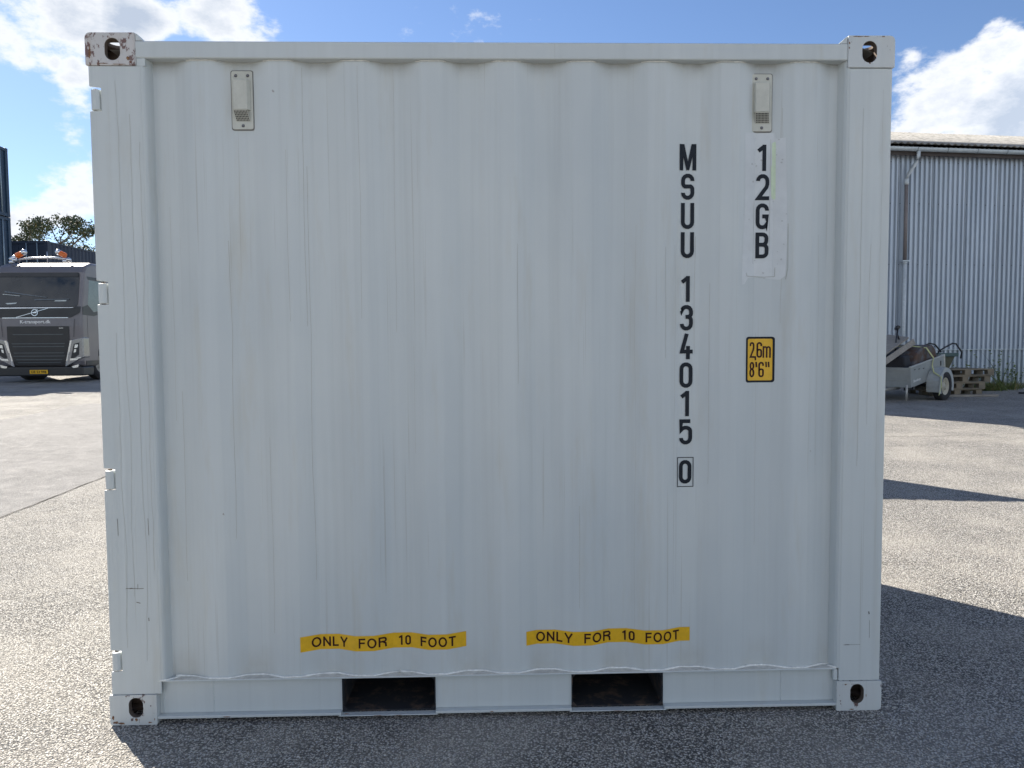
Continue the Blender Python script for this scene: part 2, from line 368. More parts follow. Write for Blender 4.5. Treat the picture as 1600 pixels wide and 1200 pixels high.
# container side profile ----------------------------------------------------------------
PITCH, O0, Y_OUT, Y_IN = .281, .410, .014, .0425
KINKS = [(.218, .044)]
for k in range(9):
    c = O0+PITCH*k
    KINKS += [(c-.105, Y_IN), (c-.036, Y_OUT), (c+.036, Y_OUT), (c+.105, Y_IN)]
KINKS += [(2.829, .044)]
KINKS = sorted(KINKS)
def pf(x):
    if x <= KINKS[0][0]: return KINKS[0][1]
    for (xa, ya), (xb, yb) in zip(KINKS, KINKS[1:]):
        if x <= xb: return ya+(yb-ya)*(x-xa)/(xb-xa)
    return KINKS[-1][1]
def drape(bm, off):
    """lay a flat x-z mesh onto the corrugated panel"""
    xs = [v.co.x for v in bm.verts]; lo, hi = min(xs), max(xs)
    for kx, _ in KINKS:
        if lo < kx < hi:
            bmesh.ops.bisect_plane(bm, geom=bm.verts[:]+bm.edges[:]+bm.faces[:], plane_co=(kx, 0, 0), plane_no=(1, 0, 0), dist=1e-6)
    for v in bm.verts: v.co.y = pf(v.co.x)-off+v.co.y
    return bm
def poly_bm(pts, lift=0):
    bm = bmesh.new(); bm.faces.new([bm.verts.new((p[0], -lift, p[1])) for p in pts]); return bm

# ------------------------------------------------------------------ ground
def gheight(x, y):
    n = noise.noise(Vector((x*.7, y*.7, 0)))*.007+noise.noise(Vector((x*2.3, y*2.3, 5)))*.003
    near = min(1, max(0, max(-.4-x, x-3.4, -.5-y, y-3.0)/.8))
    return gz(y)+n*near-.001
def ground_sheet(name, xs, ys, lift, mat):
    bm = bmesh.new(); g = [[bm.verts.new((x, y, gheight(x, y)+lift)) for x in xs] for y in ys]
    for a, b in zip(g, g[1:]):
        for i in range(len(xs)-1): bm.faces.new((a[i], a[i+1], b[i+1], b[i]))
    o = obj(name, bm, mat, smooth=True); o['kind'] = 'structure'; return o
fx = [-16+.2*i for i in range(171)]; fy_ = [-4+.2*i for i in range(121)]
XS = [-700, -300, -120, -60, -30]+fx+[24, 40, 80, 160, 400, 700]; YS = [-300, -100, -40, -15]+fy_+[22, 26, 30, 36, 40, 60, 120, 300, 700]
ground_sheet('ground', XS, YS, 0, M_asphalt)
# the newer, finer lane of asphalt, with a slightly ragged edge
bm = bmesh.new(); ys = [-6+.2*i for i in range(95)]; g = []
for y in ys:
    a = -7.0+.05*noise.noise(Vector((0, y*1.5, 3))); b = -2.655+.03*noise.noise(Vector((9, y*2.2, 3)))+.012*noise.noise(Vector((9, y*9, 3)))
    g.append([bm.verts.new((a+(b-a)*i/22, y, gheight(a+(b-a)*i/22, y)+.004)) for i in range(23)])
for a, b in zip(g, g[1:]):
    for i in range(22): bm.faces.new((a[i], a[i+1], b[i+1], b[i]))
o = obj('lane', bm, M_patch, smooth=True); o['kind'] = 'structure'
# open joint along the lane edge
bm = bmesh.new(); pts = []
for i in range(70):
    y = 1.5+.09*i; x = -2.648+.03*noise.noise(Vector((9, y*2.2, 3)))+.012*noise.noise(Vector((9, y*9, 3))); pts.append((x, y, gheight(x, y)+.006, .004+.006*abs(noise.noise(Vector((y*3, 2, 2))))))
for a, b in zip(pts, pts[1:]): sheet(bm, [(a[0]-a[3], a[1], a[2]), (a[0]+a[3], a[1], a[2]), (b[0]+b[3], b[1], b[2]), (b[0]-b[3], b[1], b[2])])
o = obj('lane_joint', bm, plain('joint_bitumen', (.03, .028, .026), .9)); o['kind'] = 'structure'

# hairline cracks in the tarmac, laid as thin dark strips
M_crack = plain('crack_dark', (.035, .033, .032), .95)
for k, (x0, y0, x1, y1, w_) in enumerate(((3.75, .75, 5.4, -.05, .0022), (3.9, 6.0, 8.5, 6.9, .006), (5.2, 7.1, 9.5, 7.5, .008), (-6.6, 6.0, -2.8, 8.2, .004), (-1.9, 1.7, -.9, 3.6, .002), (1.6, -.7, 3.3, -.35, .0016))):
    n = 40; pts = []
    for i in range(n+1):
        t = i/n; x = x0+(x1-x0)*t+.10*noise.noise(Vector((t*7, k, 1)))+.02*noise.noise(Vector((t*40, k, 2))); y = y0+(y1-y0)*t+.10*noise.noise(Vector((t*6, k, 7)))+.02*noise.noise(Vector((t*40, k, 9)))
        pts.append((x, y, gheight(x, y)+(.0075 if x < -2.6 else .003), w_*(.4+abs(noise.noise(Vector((t*13, k, 4)))))))
    bm = bmesh.new()
    for a, b in zip(pts, pts[1:]): sheet(bm, [(a[0], a[1]-a[3], a[2]), (a[0], a[1]+a[3], a[2]), (b[0], b[1]+b[3], b[2]), (b[0], b[1]-b[3], b[2])])
    o = obj('crack', bm, M_crack); o['kind'] = 'structure'

# ------------------------------------------------------------------ the grey container
LX, WY, HZ = 2.991, 2.438, 2.591
ct = empty('shipping_container', 'light grey ten foot shipping container filling the middle of the yard', 'shipping container')
# near side panel
bm = bmesh.new(); z0, z1 = .170, 2.505; rows = [z0+(z1-z0)*i/6 for i in range(7)]
g = [[bm.verts.new((x, y, z)) for x, y in KINKS] for z in rows]
for a, b in zip(g, g[1:]):
    for i in range(len(KINKS)-1): bm.faces.new((a[i], a[i+1], b[i+1], b[i]))
sp = obj('side_panel', bm, M_paint, ct)
bv = sp.modifiers.new('bevel', 'BEVEL'); bv.width = .005; bv.segments = 2; bv.limit_method = 'ANGLE'; bv.angle_limit = R(10)
for p in sp.data.polygons: p.use_smooth = True
# far side panel
bm = bmesh.new(); g = [[bm.verts.new((x, WY-y, z)) for x, y in KINKS] for z in (z0, z1)]
for i in range(len(KINKS)-1): bm.faces.new((g[0][i], g[0][i+1], g[1][i+1], g[1][i]))
obj('side_panel', bm, M_paint, ct)
# roof, floor, end wall
bm = bmesh.new(); ky = [.06+.1305*i for i in range(36)]
prev = None; ks = [(.06+i*.0515, (2.553 if (i % 4) in (0, 1) else 2.572)) for i in range(57)]
for x, z in ks:
    cur = (bm.verts.new((x, .061, z)), bm.verts.new((x, WY-.061, z)))
    if prev: bm.faces.new((prev[0], cur[0], cur[1], prev[1]))
    prev = cur
rf = obj('roof', bm, M_paint, ct); m = rf.modifiers.new('solid', 'SOLIDIFY'); m.thickness = .002
obj('floor', BM((.17, 2.82, .065, WY-.065, .155, .183)), M_black, ct)
bm = bmesh.new(); prev = None
for i in range(35):
    y = .16+i*(WY-.32)/34; x = LX-(.012 if (i % 4) in (0, 1) else .055)
    cur = (bm.verts.new((x, y, .13)), bm.verts.new((x, y, 2.49)))
    if prev: bm.faces.new((prev[0], cur[0], cur[1], prev[1]))
    prev = cur
obj('end_panel', bm, M_paint, ct)
# doors (far left end)
for y0, y1 in ((.20, 1.212), (1.226, WY-.20)):
    d = obj('door', BM((.055, .095, y0, y1, .16, 2.46)), M_paint, ct, bevel=.006)
    for k in (.25, .72):
        yy = y0+(y1-y0)*k
        obj('lock_rod', TB(([(.03, yy, .12), (.03, yy, 2.5)], .017, 10)), M_rod, d, smooth=True)
# top and bottom rails
obj('top_rail', BM((.176, 2.815, -.001, .058, 2.5005, 2.5625)), M_paint_rail, ct, bevel=.006, seg=3)
obj('top_rail', BM((.176, 2.815, WY-.058, WY, 2.5005, 2.5625)), M_paint_rail, ct, bevel=.006)
PK = [(.878, 1.242), (1.772, 2.134)]                     # fork pockets, x ranges
def rail(y0, yo, sg, mat=M_paint_rail):
    bm = bmesh.new()
    def bx(xa, xb, ya, yb, za, zb):
        Y = sorted((y0+sg*ya, y0+sg*yb)); box(bm, xa, xb, Y[0], Y[1], za, zb)
    xs = [.178]+[q for p in PK for q in p]+[2.8215]
    for a, b in zip(xs[::2], xs[1::2]):
        bx(a, b, .026, .031, .0305, .163); bx(a, b, .0, .075, .0195, .0300)
        bx(a-.0005, a+.004, .022, .0255, .031, .163) if a > .5 else None
        bx(b-.004, b+.0005, .022, .0255, .031, .163) if b < 2.5 else None
    bx(.178, 2.813, .003, .080, .1635, .1695)
    for a, b in PK: bx(a-.008, b+.008, -.001, .03, .0155, .0192)
    return obj('bottom_rail', bm, mat, ct, bevel=.0015)
rail(0, 0, 1); rail(WY, 0, -1)
# vertical weld seams on the bottom rail
for x in (.383, 2.603, .262-.07):
    bm = bmesh.new(); pts = [(x+.0015*math.sin(k*2.1), .0262, .033+.0042*k) for k in range(31)]
    tube(bm, pts, [.0016+.0013*(k % 2) for k in range(31)], 6); obj('weld_seam', bm, M_paint_rail, ct)
for a, b in PK:
    bm = bmesh.new(); ya, yb = .027, WY-.027; t = .006
    box(bm, a, a+t, ya, yb, .022, .160); box(bm, b-t, b, ya, yb, .022, .160)
    box(bm, a+t, b-t, ya, yb, .154, .160); box(bm, a+t, b-t, ya, yb, .022, .028)
    for sx, X in ((1, a+t), (-1, b-t)):                   # welded corner fillets
        for sz, Z in ((1, .028), (-1, .154)): prism(bm, [(X, Z), (X+sx*.014, Z), (X, Z+sz*.014)], ya, ya+.012)
    obj('fork_pocket', bm, M_pocket, ct)
# white sealant bead where the corrugation meets the rail flange, plus the bead under the top rail
bm = bmesh.new(); pts = []; x = .235
while x < 2.80:
    j = noise.noise(Vector((x*14, 3, 1))); pts.append((x, pf(x)-.0035+.0015*j, .1712+.0018*noise.noise(Vector((x*22, 8, 1))))); x += .009
tube(bm, pts, [.0042+.0018*noise.noise(Vector((p[0]*30, 1, 1))) for p in pts], 6)
tube(bm, [(1.100, pf(1.1)-.004, .170), (1.100, .018, .180), (1.108, .010, .190), (1.116, .004, .193)], [.004, .0036, .003, .002], 6)
tube(bm, [(.18, .004, .168), (.205, .002, .171), (.235, .02, .1705), (.262, .045, .1705)], .003, 6)
tube(bm, [(2.79, .03, .1705), (2.80, .012, .173), (2.814, .004, .1705)], .004, 6)
obj('sealant_bead', bm, M_caulk, ct, smooth=True)
bm = bmesh.new()
for k in range(9):
    c = O0+PITCH*k
    pts = [(c-.036-.02*(1-q)+.0*q, pf(c-.056)+(Y_OUT-pf(c-.056))*q-.002, 2.4985) for q in (0, 1)]+[(c+.036+.02*q, Y_OUT+(pf(c+.056)-Y_OUT)*q-.002, 2.4985) for q in (0, 1)]
    tube(bm, pts, .0022, 6)
obj('sealant_bead', bm, M_caulk, ct, smooth=True)
obj('ledge_dust', BM((.24, 2.80, .0045, .047, .1697, .1704)), M_dust, ct)
# wavering rain stains down the left post and the panel
def stain(x, za, zb, th, amp, sd, parent, on_post):
    bm = bmesh.new(); n = max(6, int((zb-za)/.035)); stroke(bm, [(x+amp*noise.noise(Vector((0, (za+(zb-za)*k/n)*2.3, sd)))+amp*.25*noise.noise(Vector((3, (za+(zb-za)*k/n)*11, sd))), za+(zb-za)*k/n) for k in range(n+1)], th)
    if on_post:
        for v in bm.verts: v.co.y = .0004
        return obj('rain_stain', bm, M_stain, parent)
    return obj('rain_stain', drape(bm, .0004), M_stain, parent)
rs_ = random.Random(5)
for k in range(9): stain(2.852+.012*k+rs_.uniform(-.004, .004), rs_.uniform(.3, 1.2), rs_.uniform(1.8, 2.46), rs_.uniform(.0006, .0012), .006, k+40, ct, True) if k in (2, 5, 8) else None
for k, (x, za, zb) in enumerate(((.075, .3, 1.5), (.108, .5, 2.42), (.152, .25, 2.30), (.184, .6, 2.2))): stain(x, za, zb, rs_.uniform(.0008, .0016), .013, k, ct, True)
for k in range(22):
    x = rs_.uniform(.26, 2.76); za = rs_.uniform(.25, 1.6); stain(x, za, min(2.48, za+rs_.uniform(.4, 1.6)), rs_.uniform(.0006, .0014), .006, 20+k, ct, False)
# corner posts: left one has four notches for the hinges
HZS = [(.948, .040), (.248, .040), (1.647, .042), (2.353, .042)]; HZS.sort()
PB, PT = .1185, 2.4725
P = [(.008, PB)]
for hz, hh in HZS: P += [(.008, hz-hh), (.050, hz-hh), (.050, hz+hh), (.008, hz+hh*1.12)]
P += [(.008, PT), (.196, PT), (.196, PB)]
bm = bmesh.new(); prism(bm, P, .001, .009)
lp = obj('corner_post', bm, M_paint_rail, ct, bevel=.002)
bm = bmesh.new(); prof = [(.196, .001), (.203, .0022), (.209, .007), (.2135, .016), (.218, .030), (.222, .046), (.222, .052), (.212, .052), (.205, .030), (.200, .012), (.196, .009)]
prism(bm, prof, .1695, 2.5003, 'z'); o = obj('post_flange', bm, M_paint_rail, lp, smooth=False)
bm = bmesh.new(); prism(bm, [(.055, .010), (.062, .010), (.062, .150), (.055, .150)], PB, PT, 'z'); box(bm, .055, .19, .150, .156, PB, PT); obj('post_web', bm, M_paint_rail, lp)
bm = bmesh.new(); box(bm, 2.822, 2.9845, .001, .0085, PB, PT); box(bm, 2.9785, 2.9845, .009, .155, PB, PT); rp = obj('corner_post', bm, M_paint_rail, ct, bevel=.003)
bm = bmesh.new(); prism(bm, [(2.822, .001), (2.815, .003), (2.808, .012), (2.800, .034), (2.795, .047), (2.795, .052), (2.806, .052), (2.814, .030), (2.822, .0085)], .1695, 2.5003, 'z'); obj('post_flange', bm, M_paint_rail, rp)
for x0, x1 in ((.008, .17), (2.82, 2.983)): obj('corner_post', BM((x0, x1, WY-.15, WY-.002, PB, PT)), M_paint_rail, ct, bevel=.004)
obj('post_cap', BM((.1815, .2130, .0015, .05, 2.4728, 2.5002)), M_paint_rail, lp, bevel=.001)
obj('post_foot', BM((2.803, 2.8218, .006, .0255, .1185, .1632)), M_paint_rail, rp, bevel=.004)
# hinge lugs
for hz, hh in HZS:
    bm = bmesh.new(); hh2 = hh-.004
    prof = [(.047, .034), (.047, .012), (.043, .004), (.034, -.002), (.022, -.003), (.013, .003), (.010, .012), (.010, .034)]
    prism(bm, prof, hz-hh2, hz+hh2-.002, 'z'); h = obj('hinge', bm, M_paint_rail, ct, bevel=.0025)
    bm = bmesh.new(); tube(bm, [(.024, .018, hz-hh+.0005), (.024, .018, hz+hh-.001)], .008, 10); obj('hinge_pin', bm, M_inside, h, smooth=True)
# corner castings: hollow, with real holes
def evaluate_boolean(bm0, cutters, name, mats, parent, bevel=.003):
    o = obj(name, bm0, mats, parent)
    tmp = []
    for c in cutters:
        q = obj('cut', c, mats[-1] if isinstance(mats, list) else mats); tmp.append(q)
        b = o.modifiers.new('b', 'BOOLEAN'); b.object = q; b.operation = 'DIFFERENCE'; b.solver = 'EXACT'
    dg = bpy.context.evaluated_depsgraph_get(); dg.update()
    me = bpy.data.meshes.new_from_object(o.evaluated_get(dg)); o.modifiers.clear(); o.data = me
    for q in tmp: bpy.data.objects.remove(q)
    b = o.modifiers.new('bevel', 'BEVEL'); b.width = bevel; b.segments = 2; b.limit_method = 'ANGLE'; b.angle_limit = R(40)
    return o
def oval(cx, cz, w_, h_, n=14):
    r = w_/2; s = h_/2-r
    return [(cx+r*math.cos(math.pi*k/n), cz+s+r*math.sin(math.pi*k/n)) for k in range(n+1)]+[(cx+r*math.cos(math.pi*(1+k/n)), cz-s+r*math.sin(math.pi*(1+k/n))) for k in range(n+1)]
def casting(left, top, near, mat):
    X0, X1 = (0, .178) if left else (LX-.178, LX)
    if left and top: X1 = .181
    Z0, Z1 = (2.4735, 2.591) if top else (0, .1175)
    Y0, Y1 = (-.004, .158) if near else (WY-.158, WY+.004)
    rr_ = .020
    rad = {(1, 1): (.004, .003, .004, rr_), (0, 1): (.003, .004, rr_, .004), (1, 0): (.012, .004, .003, .004), (0, 0): (.004, .016, .003, .004)}[(int(left), int(top))]
    bm = bmesh.new(); prism(bm, rounded(X0, X1, Z0, Z1, rad, 5), Y0, Y1)
    cav = bmesh.new(); t = .014; box(cav, X0+t, X1-t, Y0+(.024 if near else t), Y1-(t if near else .024), Z0+t, Z1-t)
    cx = .099 if left else LX-.097; cz = (2.531 if top else .068)
    h1 = bmesh.new(); prism(h1, oval(cx, cz, .054, .078), Y0-.02 if near else Y1-.05, Y0+.05 if near else Y1+.02)
    yc = .09 if near else WY-.09
    h2 = bmesh.new(); prism(h2, oval(yc, cz, .05, .074), (-.02 if left else LX-.05), (.05 if left else LX+.02), 'x')
    zt = (2.55, 2.62) if top else (-.03, .05)
    h3 = bmesh.new(); o3 = [(q[1], q[0]) for q in oval(yc, cx, .062, .112)]; prism(h3, o3, zt[0], zt[1], 'z')
    return evaluate_boolean(bm, [cav, h1, h2, h3], 'corner_casting', [mat, M_inside], ct)
for left in (True, False):
    for top in (True, False):
        for near in (True, False):
            o = casting(left, top, near, M_cast_rust if (left and top) else M_cast)
            if left and top and near: o['label'] = 'rust scarred corner casting with chipped paint'
# sloping header plates between the castings and the rails
bm = bmesh.new(); prism(bm, [(.1815, 2.588), (.186, 2.588), (.208, 2.5628), (.1815, 2.5628)], .0, .16); prism(bm, [(2.8125, 2.588), (2.809, 2.588), (2.780, 2.5628), (2.8125, 2.5628)], .002, .16)
obj('header_plate', bm, M_paint_rail, ct, bevel=.001)
bm = bmesh.new(); box(bm, .02, .12, .159, WY-.16, 2.49, 2.585); box(bm, LX-.12, LX-.02, .159, WY-.16, 2.49, 2.57); obj('header', bm, M_paint_rail, ct, bevel=.004)
bm = bmesh.new(); box(bm, .02, .12, .159, WY-.16, .03, .155); box(bm, LX-.1, LX-.02, .159, WY-.16, .03, .155); obj('sill', bm, M_paint_rail, ct, bevel=.004)
# vents
def vent(cx, zt):
    w_, h_ = .078, .213; x0, x1 = cx-w_/2, cx+w_/2; zb = zt-h_; Y = .036
    bm = bmesh.new(); prism(bm, rounded(x0-.003, x1+.003, zb-.003, zt+.003, .008), Y+.003, Y+.0115)
    v = obj('vent', bm, M_seal, ct)
    bm = bmesh.new(); prism(bm, rounded(x0, x1, zb, zt, .008), Y, Y+.003); obj('vent_plate', bm, M_vent, v, bevel=.001)
    # domed hood, open towards the bottom
    a, b = x0+.007, x1-.007; t_, b_ = zt-.036, zb+.068
    bm = bmesh.new()
    F = [bm.verts.new(p) for p in ((a+.003, Y-.017, b_), (b-.010, Y-.017, b_), (b-.010, Y-.017, t_), (a+.003, Y-.017, t_))]
    K = [bm.verts.new(p) for p in ((a, Y-.0005, b_-.0), (b, Y-.0005, b_), (b, Y-.0005, t_+.004), (a, Y-.0005, t_+.004))]
    bm.faces.new(F); bm.faces.new(K[::-1])
    for i in range(4): bm.faces.new((F[i], F[(i+1) % 4], K[(i+1) % 4], K[i]))
    obj('vent_hood', bm, M_vent, v, bevel=.002)
    # sloped louvre grid
    bm = bmesh.new(); sheet(bm, [(a+.003, Y-.016, b_-.0005), (b-.010, Y-.016, b_-.0005), (b-.002, Y-.001, b_-.040), (a+.009, Y-.001, b_-.040)]); obj('vent_grid', bm, M_vent, v)
    bm = bmesh.new()
    for i in range(9):
        for j in range(6):
            u_ = (i+.5)/9; t1 = (j+.5)/6; px = (a+.004)*(1-u_)+(b-.011)*u_+.006*t1; pz = b_-.003-.035*t1; py = Y-.0162+.0142*t1-.0006
            sheet(bm, [(px-.0018, py-.0002, pz+.0022), (px+.0016, py-.0002, pz+.0022), (px+.0020, py+.0006, pz-.0022), (px-.0014, py+.0006, pz-.0022)])
    obj('vent_slots', bm, M_black, v)
    for sx, sz in ((x0+.017, zt-.017), (x1-.017, zt-.017), (cx+.001, zb+.013)):
        bm = bmesh.new(); tube(bm, [(sx, Y-.004, sz), (sx, Y-.0002, sz)], [.004, .0062], 10); obj('screw', bm, plain('screw_head', (.16, .16, .17), .5, .5) if 'scr' not in globals() else scr, v)
scr = plain('screw_head', (.16, .16, .17), .5, .5)
vent(.5505, 2.468); vent(2.503, 2.462)
# lettering -----------------------------------------------------------------------------
LW, LH, LT = .053, .0985, .0148
def column(chars, cx, ztop, name):
    bms = []
    for i, ch in enumerate(chars):
        wd = LW*(1.22 if ch == 'M' else .96); bms.append(glyph(ch, cx-wd/2, ztop-.1105*i-LH, wd, LH, LT))
    return obj(name, drape(merge(*bms), .0022), M_letter, ct)
column('MSUU', 2.2235, 2.2025, 'owner_code'); column('134015', 2.2215, 1.7045, 'serial_number')
g0 = glyph('0', 2.2205-.0245, .900, .049, .093, LT)
stroke(g0, [(2.2205-.031, .889), (2.2205+.031, .889), (2.2205+.031, 1.003), (2.2205-.031, 1.003)], .0028, True)
obj('check_digit', drape(g0, .0022), M_letter, ct)
column('12GB', 2.512, 2.2005, 'type_code')
# repainted and stripped patch behind the type code
rp_ = poly_bm([(2.437, 2.243), (2.556, 2.246), (2.560, 2.222), (2.593, 2.224), (2.603, 1.87), (2.598, 1.702), (2.580, 1.688), (2.55, 1.690), (2.50, 1.700), (2.455, 1.695), (2.442, 1.672), (2.428, 1.668), (2.430, 1.80), (2.437, 1.95)])
ptc = obj('repaint_patch', drape(rp_, .0007), M_repaint, ct)
obj('tape_remnant', drape(poly_bm([(2.546, 2.205), (2.556, 2.212), (2.560, 2.208), (2.561, 1.996), (2.555, 1.993), (2.5465, 2.0), (2.5445, 2.05), (2.5435, 2.115), (2.5475, 2.125)]), .0016), M_green, ptc)
ln = bmesh.new()
stroke(ln, [(2.541, 2.22), (2.5405, 2.0), (2.5395, 1.80)], .0007); stroke(ln, [(2.448, 1.715), (2.450, 1.702), (2.52, 1.699), (2.561, 1.701), (2.562, 1.735)], .0011, lift=.0001)
stroke(ln, [(2.604, 1.90), (2.605, 1.73), (2.598, 1.688)], .0010); stroke(ln, [(2.479, 1.99), (2.477, 1.75)], .0006)
obj('residue_line', drape(ln, .0019), M_line, ptc)
fl = bmesh.new()
for _ in range(26):
    a, b = random.uniform(2.43, 2.60), random.uniform(1.68, 2.23); s = random.uniform(.002, .007)
    q = [fl.verts.new((a+s*math.cos(k*1.25)*random.uniform(.4, 1), 0, b+s*.8*math.sin(k*1.25)*random.uniform(.4, 1))) for k in range(5)]; fl.faces.new(q)
obj('residue_fleck', drape(fl, .0012), M_resid, ptc)
# height sticker
hs = obj('height_sticker', drape(poly_bm(rounded(2.4505, 2.5655, 1.293, 1.470, .010)), .0010), M_letter, ct)
obj('sticker_face', drape(poly_bm(rounded(2.4585, 2.5575, 1.301, 1.462, .006)), .0016), M_yellow, hs)
G_ = [glyph('2', 2.4665, 1.3885, .021, .061, .0068), glyph('i', 2.4885, 1.379, .004, .016, .0062), glyph('6', 2.4955, 1.3885, .022, .061, .0068), glyph('m', 2.5195, 1.3885, .032, .045, .0062),
      glyph('8', 2.4665, 1.313, .022, .060, .0068), glyph('i', 2.4925, 1.352, .004, .021, .0068), glyph('6', 2.5035, 1.313, .022, .060, .0068), glyph('i', 2.531, 1.352, .004, .021, .0062), glyph('i', 2.541, 1.352, .004, .021, .0062)]
obj('sticker_lettering', drape(merge(*G_), .0023), M_ylet, hs)
# yellow tape labels
for x0, x1, tx0, tx1, z0_, z1_, sk in ((.724, 1.362, .764, 1.322, .2655, .3255, .000), (1.597, 2.243, 1.636, 2.200, .2720, .3275, .0)):
    tp = obj('tape_label', drape(poly_bm([(x0, z0_), (x1, z0_+.002), (x1, z1_+.002), (x0, z1_)]), .0010), M_yellow, ct)
    W_ = tx1-tx0; zc = (z0_+z1_)/2+.0015; hh_ = .0385; tt = .0066
    # word: (start, end) as shares of the text width, letters with their relative widths
    for word, (a, b) in (('ONLY', (0, .250)), ('FOR', (.330, .520)), ('10', (.600, .685)), ('FOOT', (.755, 1.0))):
        wd = {'O': 1.0, 'N': .86, 'L': .66, 'Y': .90, 'F': .72, 'R': .86, '1': .55, '0': .66, 'T': .80}; gap = .20
        tot = sum(wd[q] for q in word)+gap*(len(word)-1); k = W_*(b-a)/tot; px = tx0+W_*a; gl = []
        for q in word:
            gl.append(glyph('o' if q == 'O' else q, px, zc-hh_/2-(.0006 if q == 'O' else 0), wd[q]*k, hh_+(.0012 if q == 'O' else 0), tt)); px += (wd[q]+gap)*k
        obj('tape_word', drape(merge(*gl), .0018), M_ylet, tp)
# small scuffs on the posts
def scuff(pts, th, mat, y):
    bm = bmesh.new(); stroke(bm, pts, th); 
    for v in bm.verts: v.co.y = y
    return bm
marks = merge(scuff([(.075, .531), (.090, .5315), (.12, .530), (.142, .5305)], .0022, 0, .0002), scuff([(.090, .531), (.1, .532)], .004, 0, .00015), scuff([(.120, .528), (.1205, .548)], .0014, 0, .0003),
              scuff([(.113, .478), (.128, .474)], .003, 0, .0002), scuff([(.053, .80), (.054, .735)], .0018, 0, .0002), scuff([(.167, .80), (.168, .735)], .0016, 0, .0002), scuff([(.157, .417), (.158, .404)], .003, 0, .0002))
obj('scuff_mark', marks, plain('scuff', (.16, .145, .12), .8), lp)
marks = merge(scuff([(2.838, .263), (2.905, .2635)], .001, 0, .0002), scuff([(2.843, .263), (2.862, .2632)], .0025, 0, .0003), scuff([(2.936, .395), (2.938, .384)], .004, 0, .0002), scuff([(2.94, .36), (2.941, .29)], .001, 0, .0002))
obj('scuff_mark', marks, plain('scuff_dark', (.10, .09, .08), .8), rp)

# rust and chipped paint on the castings: ragged thin flakes
M_rustf = NM('rust_flake'); _a = M_rustf.noise((1, 1, 1), 160, 5, .6); M_rustf.set(M_rustf.mix(M_rustf.rng(_a, .35, .65), (.09, .035, .025), (.27, .15, .075)), .9); M_rustf = M_rustf.m
def flake(parent, cx, cz, w_, h_, y, n=16, seed=0):
    rd = random.Random(seed+int(cx*1000)+int(cz*777)); pts = []
    for k in range(n):
        a = 2*math.pi*k/n; q = rd.uniform(.45, 1.05); pts.append((cx+w_/2*q*math.cos(a), y, cz+h_/2*q*math.sin(a)))
    bm = bmesh.new(); sheet(bm, pts); return obj('rust_flake', bm, M_rustf, parent)
for cx, cz, w_, h_ in ((.022, .012, .030, .014), (.045, .008, .028, .010), (.012, .030, .010, .020), (.100, .022, .016, .018), (.150, .010, .020, .008), (.168, .022, .004, .014),
                       (2.850, 2.5865, .050, .004), (2.880, 2.5868, .030, .0035), (2.945, 2.5862, .016, .005), (2.8165, 2.563, .006, .012), (2.8165, 2.545, .006, .010), (2.895, 2.489, .010, .008),
                       (2.875, .006, .026, .006), (2.848, .106, .012, .006), (2.930, .060, .004, .016), (.018, 2.52, .010, .05), (.155, 2.498, .014, .018), (.163, 2.485, .012, .010), (.06, 2.48, .05, .005), (.122, 2.477, .06, .004)):
    flake(ct, cx, cz, w_, h_, -.0046)
for cx, cz, w_, h_ in ((.90, .027, .03, .004), (1.02, .0175, .05, .003), (1.10, .0175, .04, .003), (1.95, .0175, .07, .003), (.44, .0245, .03, .004), (1.46, .0245, .02, .004)): flake(ct, cx, cz, w_, h_, -.0016)
# loose grit and standing aggregate on the asphalt
import numpy as np
rg = np.random.default_rng(3); V = []; F = []; nn = 0
AREAS = ((-3.2, .05, -.7, 4.2, 26000), (-.6, 4.6, -1.45, .12, 17000), (2.95, 5.9, -.3, 4.4, 22000))
P_ = []
for x0, x1, y0, y1, n in AREAS: P_.append(np.stack([rg.uniform(x0, x1, n), rg.uniform(y0, y1, n), rg.uniform(.0022, .0048, n)], 1))
P_ = np.concatenate(P_); n = len(P_)
base_ = np.array([(1, 0, 0), (0, 1, 0), (-1, 0, 0), (0, -1, 0), (0, 0, .8)], float)
ang = rg.uniform(0, 6.28, n); ca, sa = np.cos(ang), np.sin(ang); jit = rg.uniform(.6, 1.25, (n, 5, 3))
vv = base_[None]*jit*P_[:, 2][:, None, None]; vx = vv[..., 0]*ca[:, None]-vv[..., 1]*sa[:, None]; vy = vv[..., 0]*sa[:, None]+vv[..., 1]*ca[:, None]
zz = np.array([gheight(a, b) for a, b in P_[:, :2]])
verts = np.stack([vx+P_[:, 0:1], vy+P_[:, 1:2], vv[..., 2]+zz[:, None]-.0006], -1).reshape(-1, 3)
idx = (np.arange(n)*5)[:, None, None]+np.array([(0, 1, 4), (1, 2, 4), (2, 3, 4), (3, 0, 4)])[None]
me = bpy.data.meshes.new('grit'); me.from_pydata(verts.tolist(), [], idx.reshape(-1, 3).tolist())
q = NM('grit_stone'); wn = q.n('ShaderNodeTexVoronoi'); q.l(q.coord(), wn.inputs['Vector']); wn.inputs['Scale'].default_value = 90; sc_ = q.n('ShaderNodeSeparateColor'); q.l(wn.outputs['Color'], sc_.inputs[0])
q.set(q.mix(q.rng(sc_.outputs[0], .1, .9), (.14, .135, .125), (.62, .58, .50)), .8, 0, .2); me.materials.append(q.m)
o = bpy.data.objects.new('grit', me); C.objects.link(o); o['kind'] = 'stuff'; tag(o, 'coarse pale grit set in the asphalt around the grey container', 'grit')

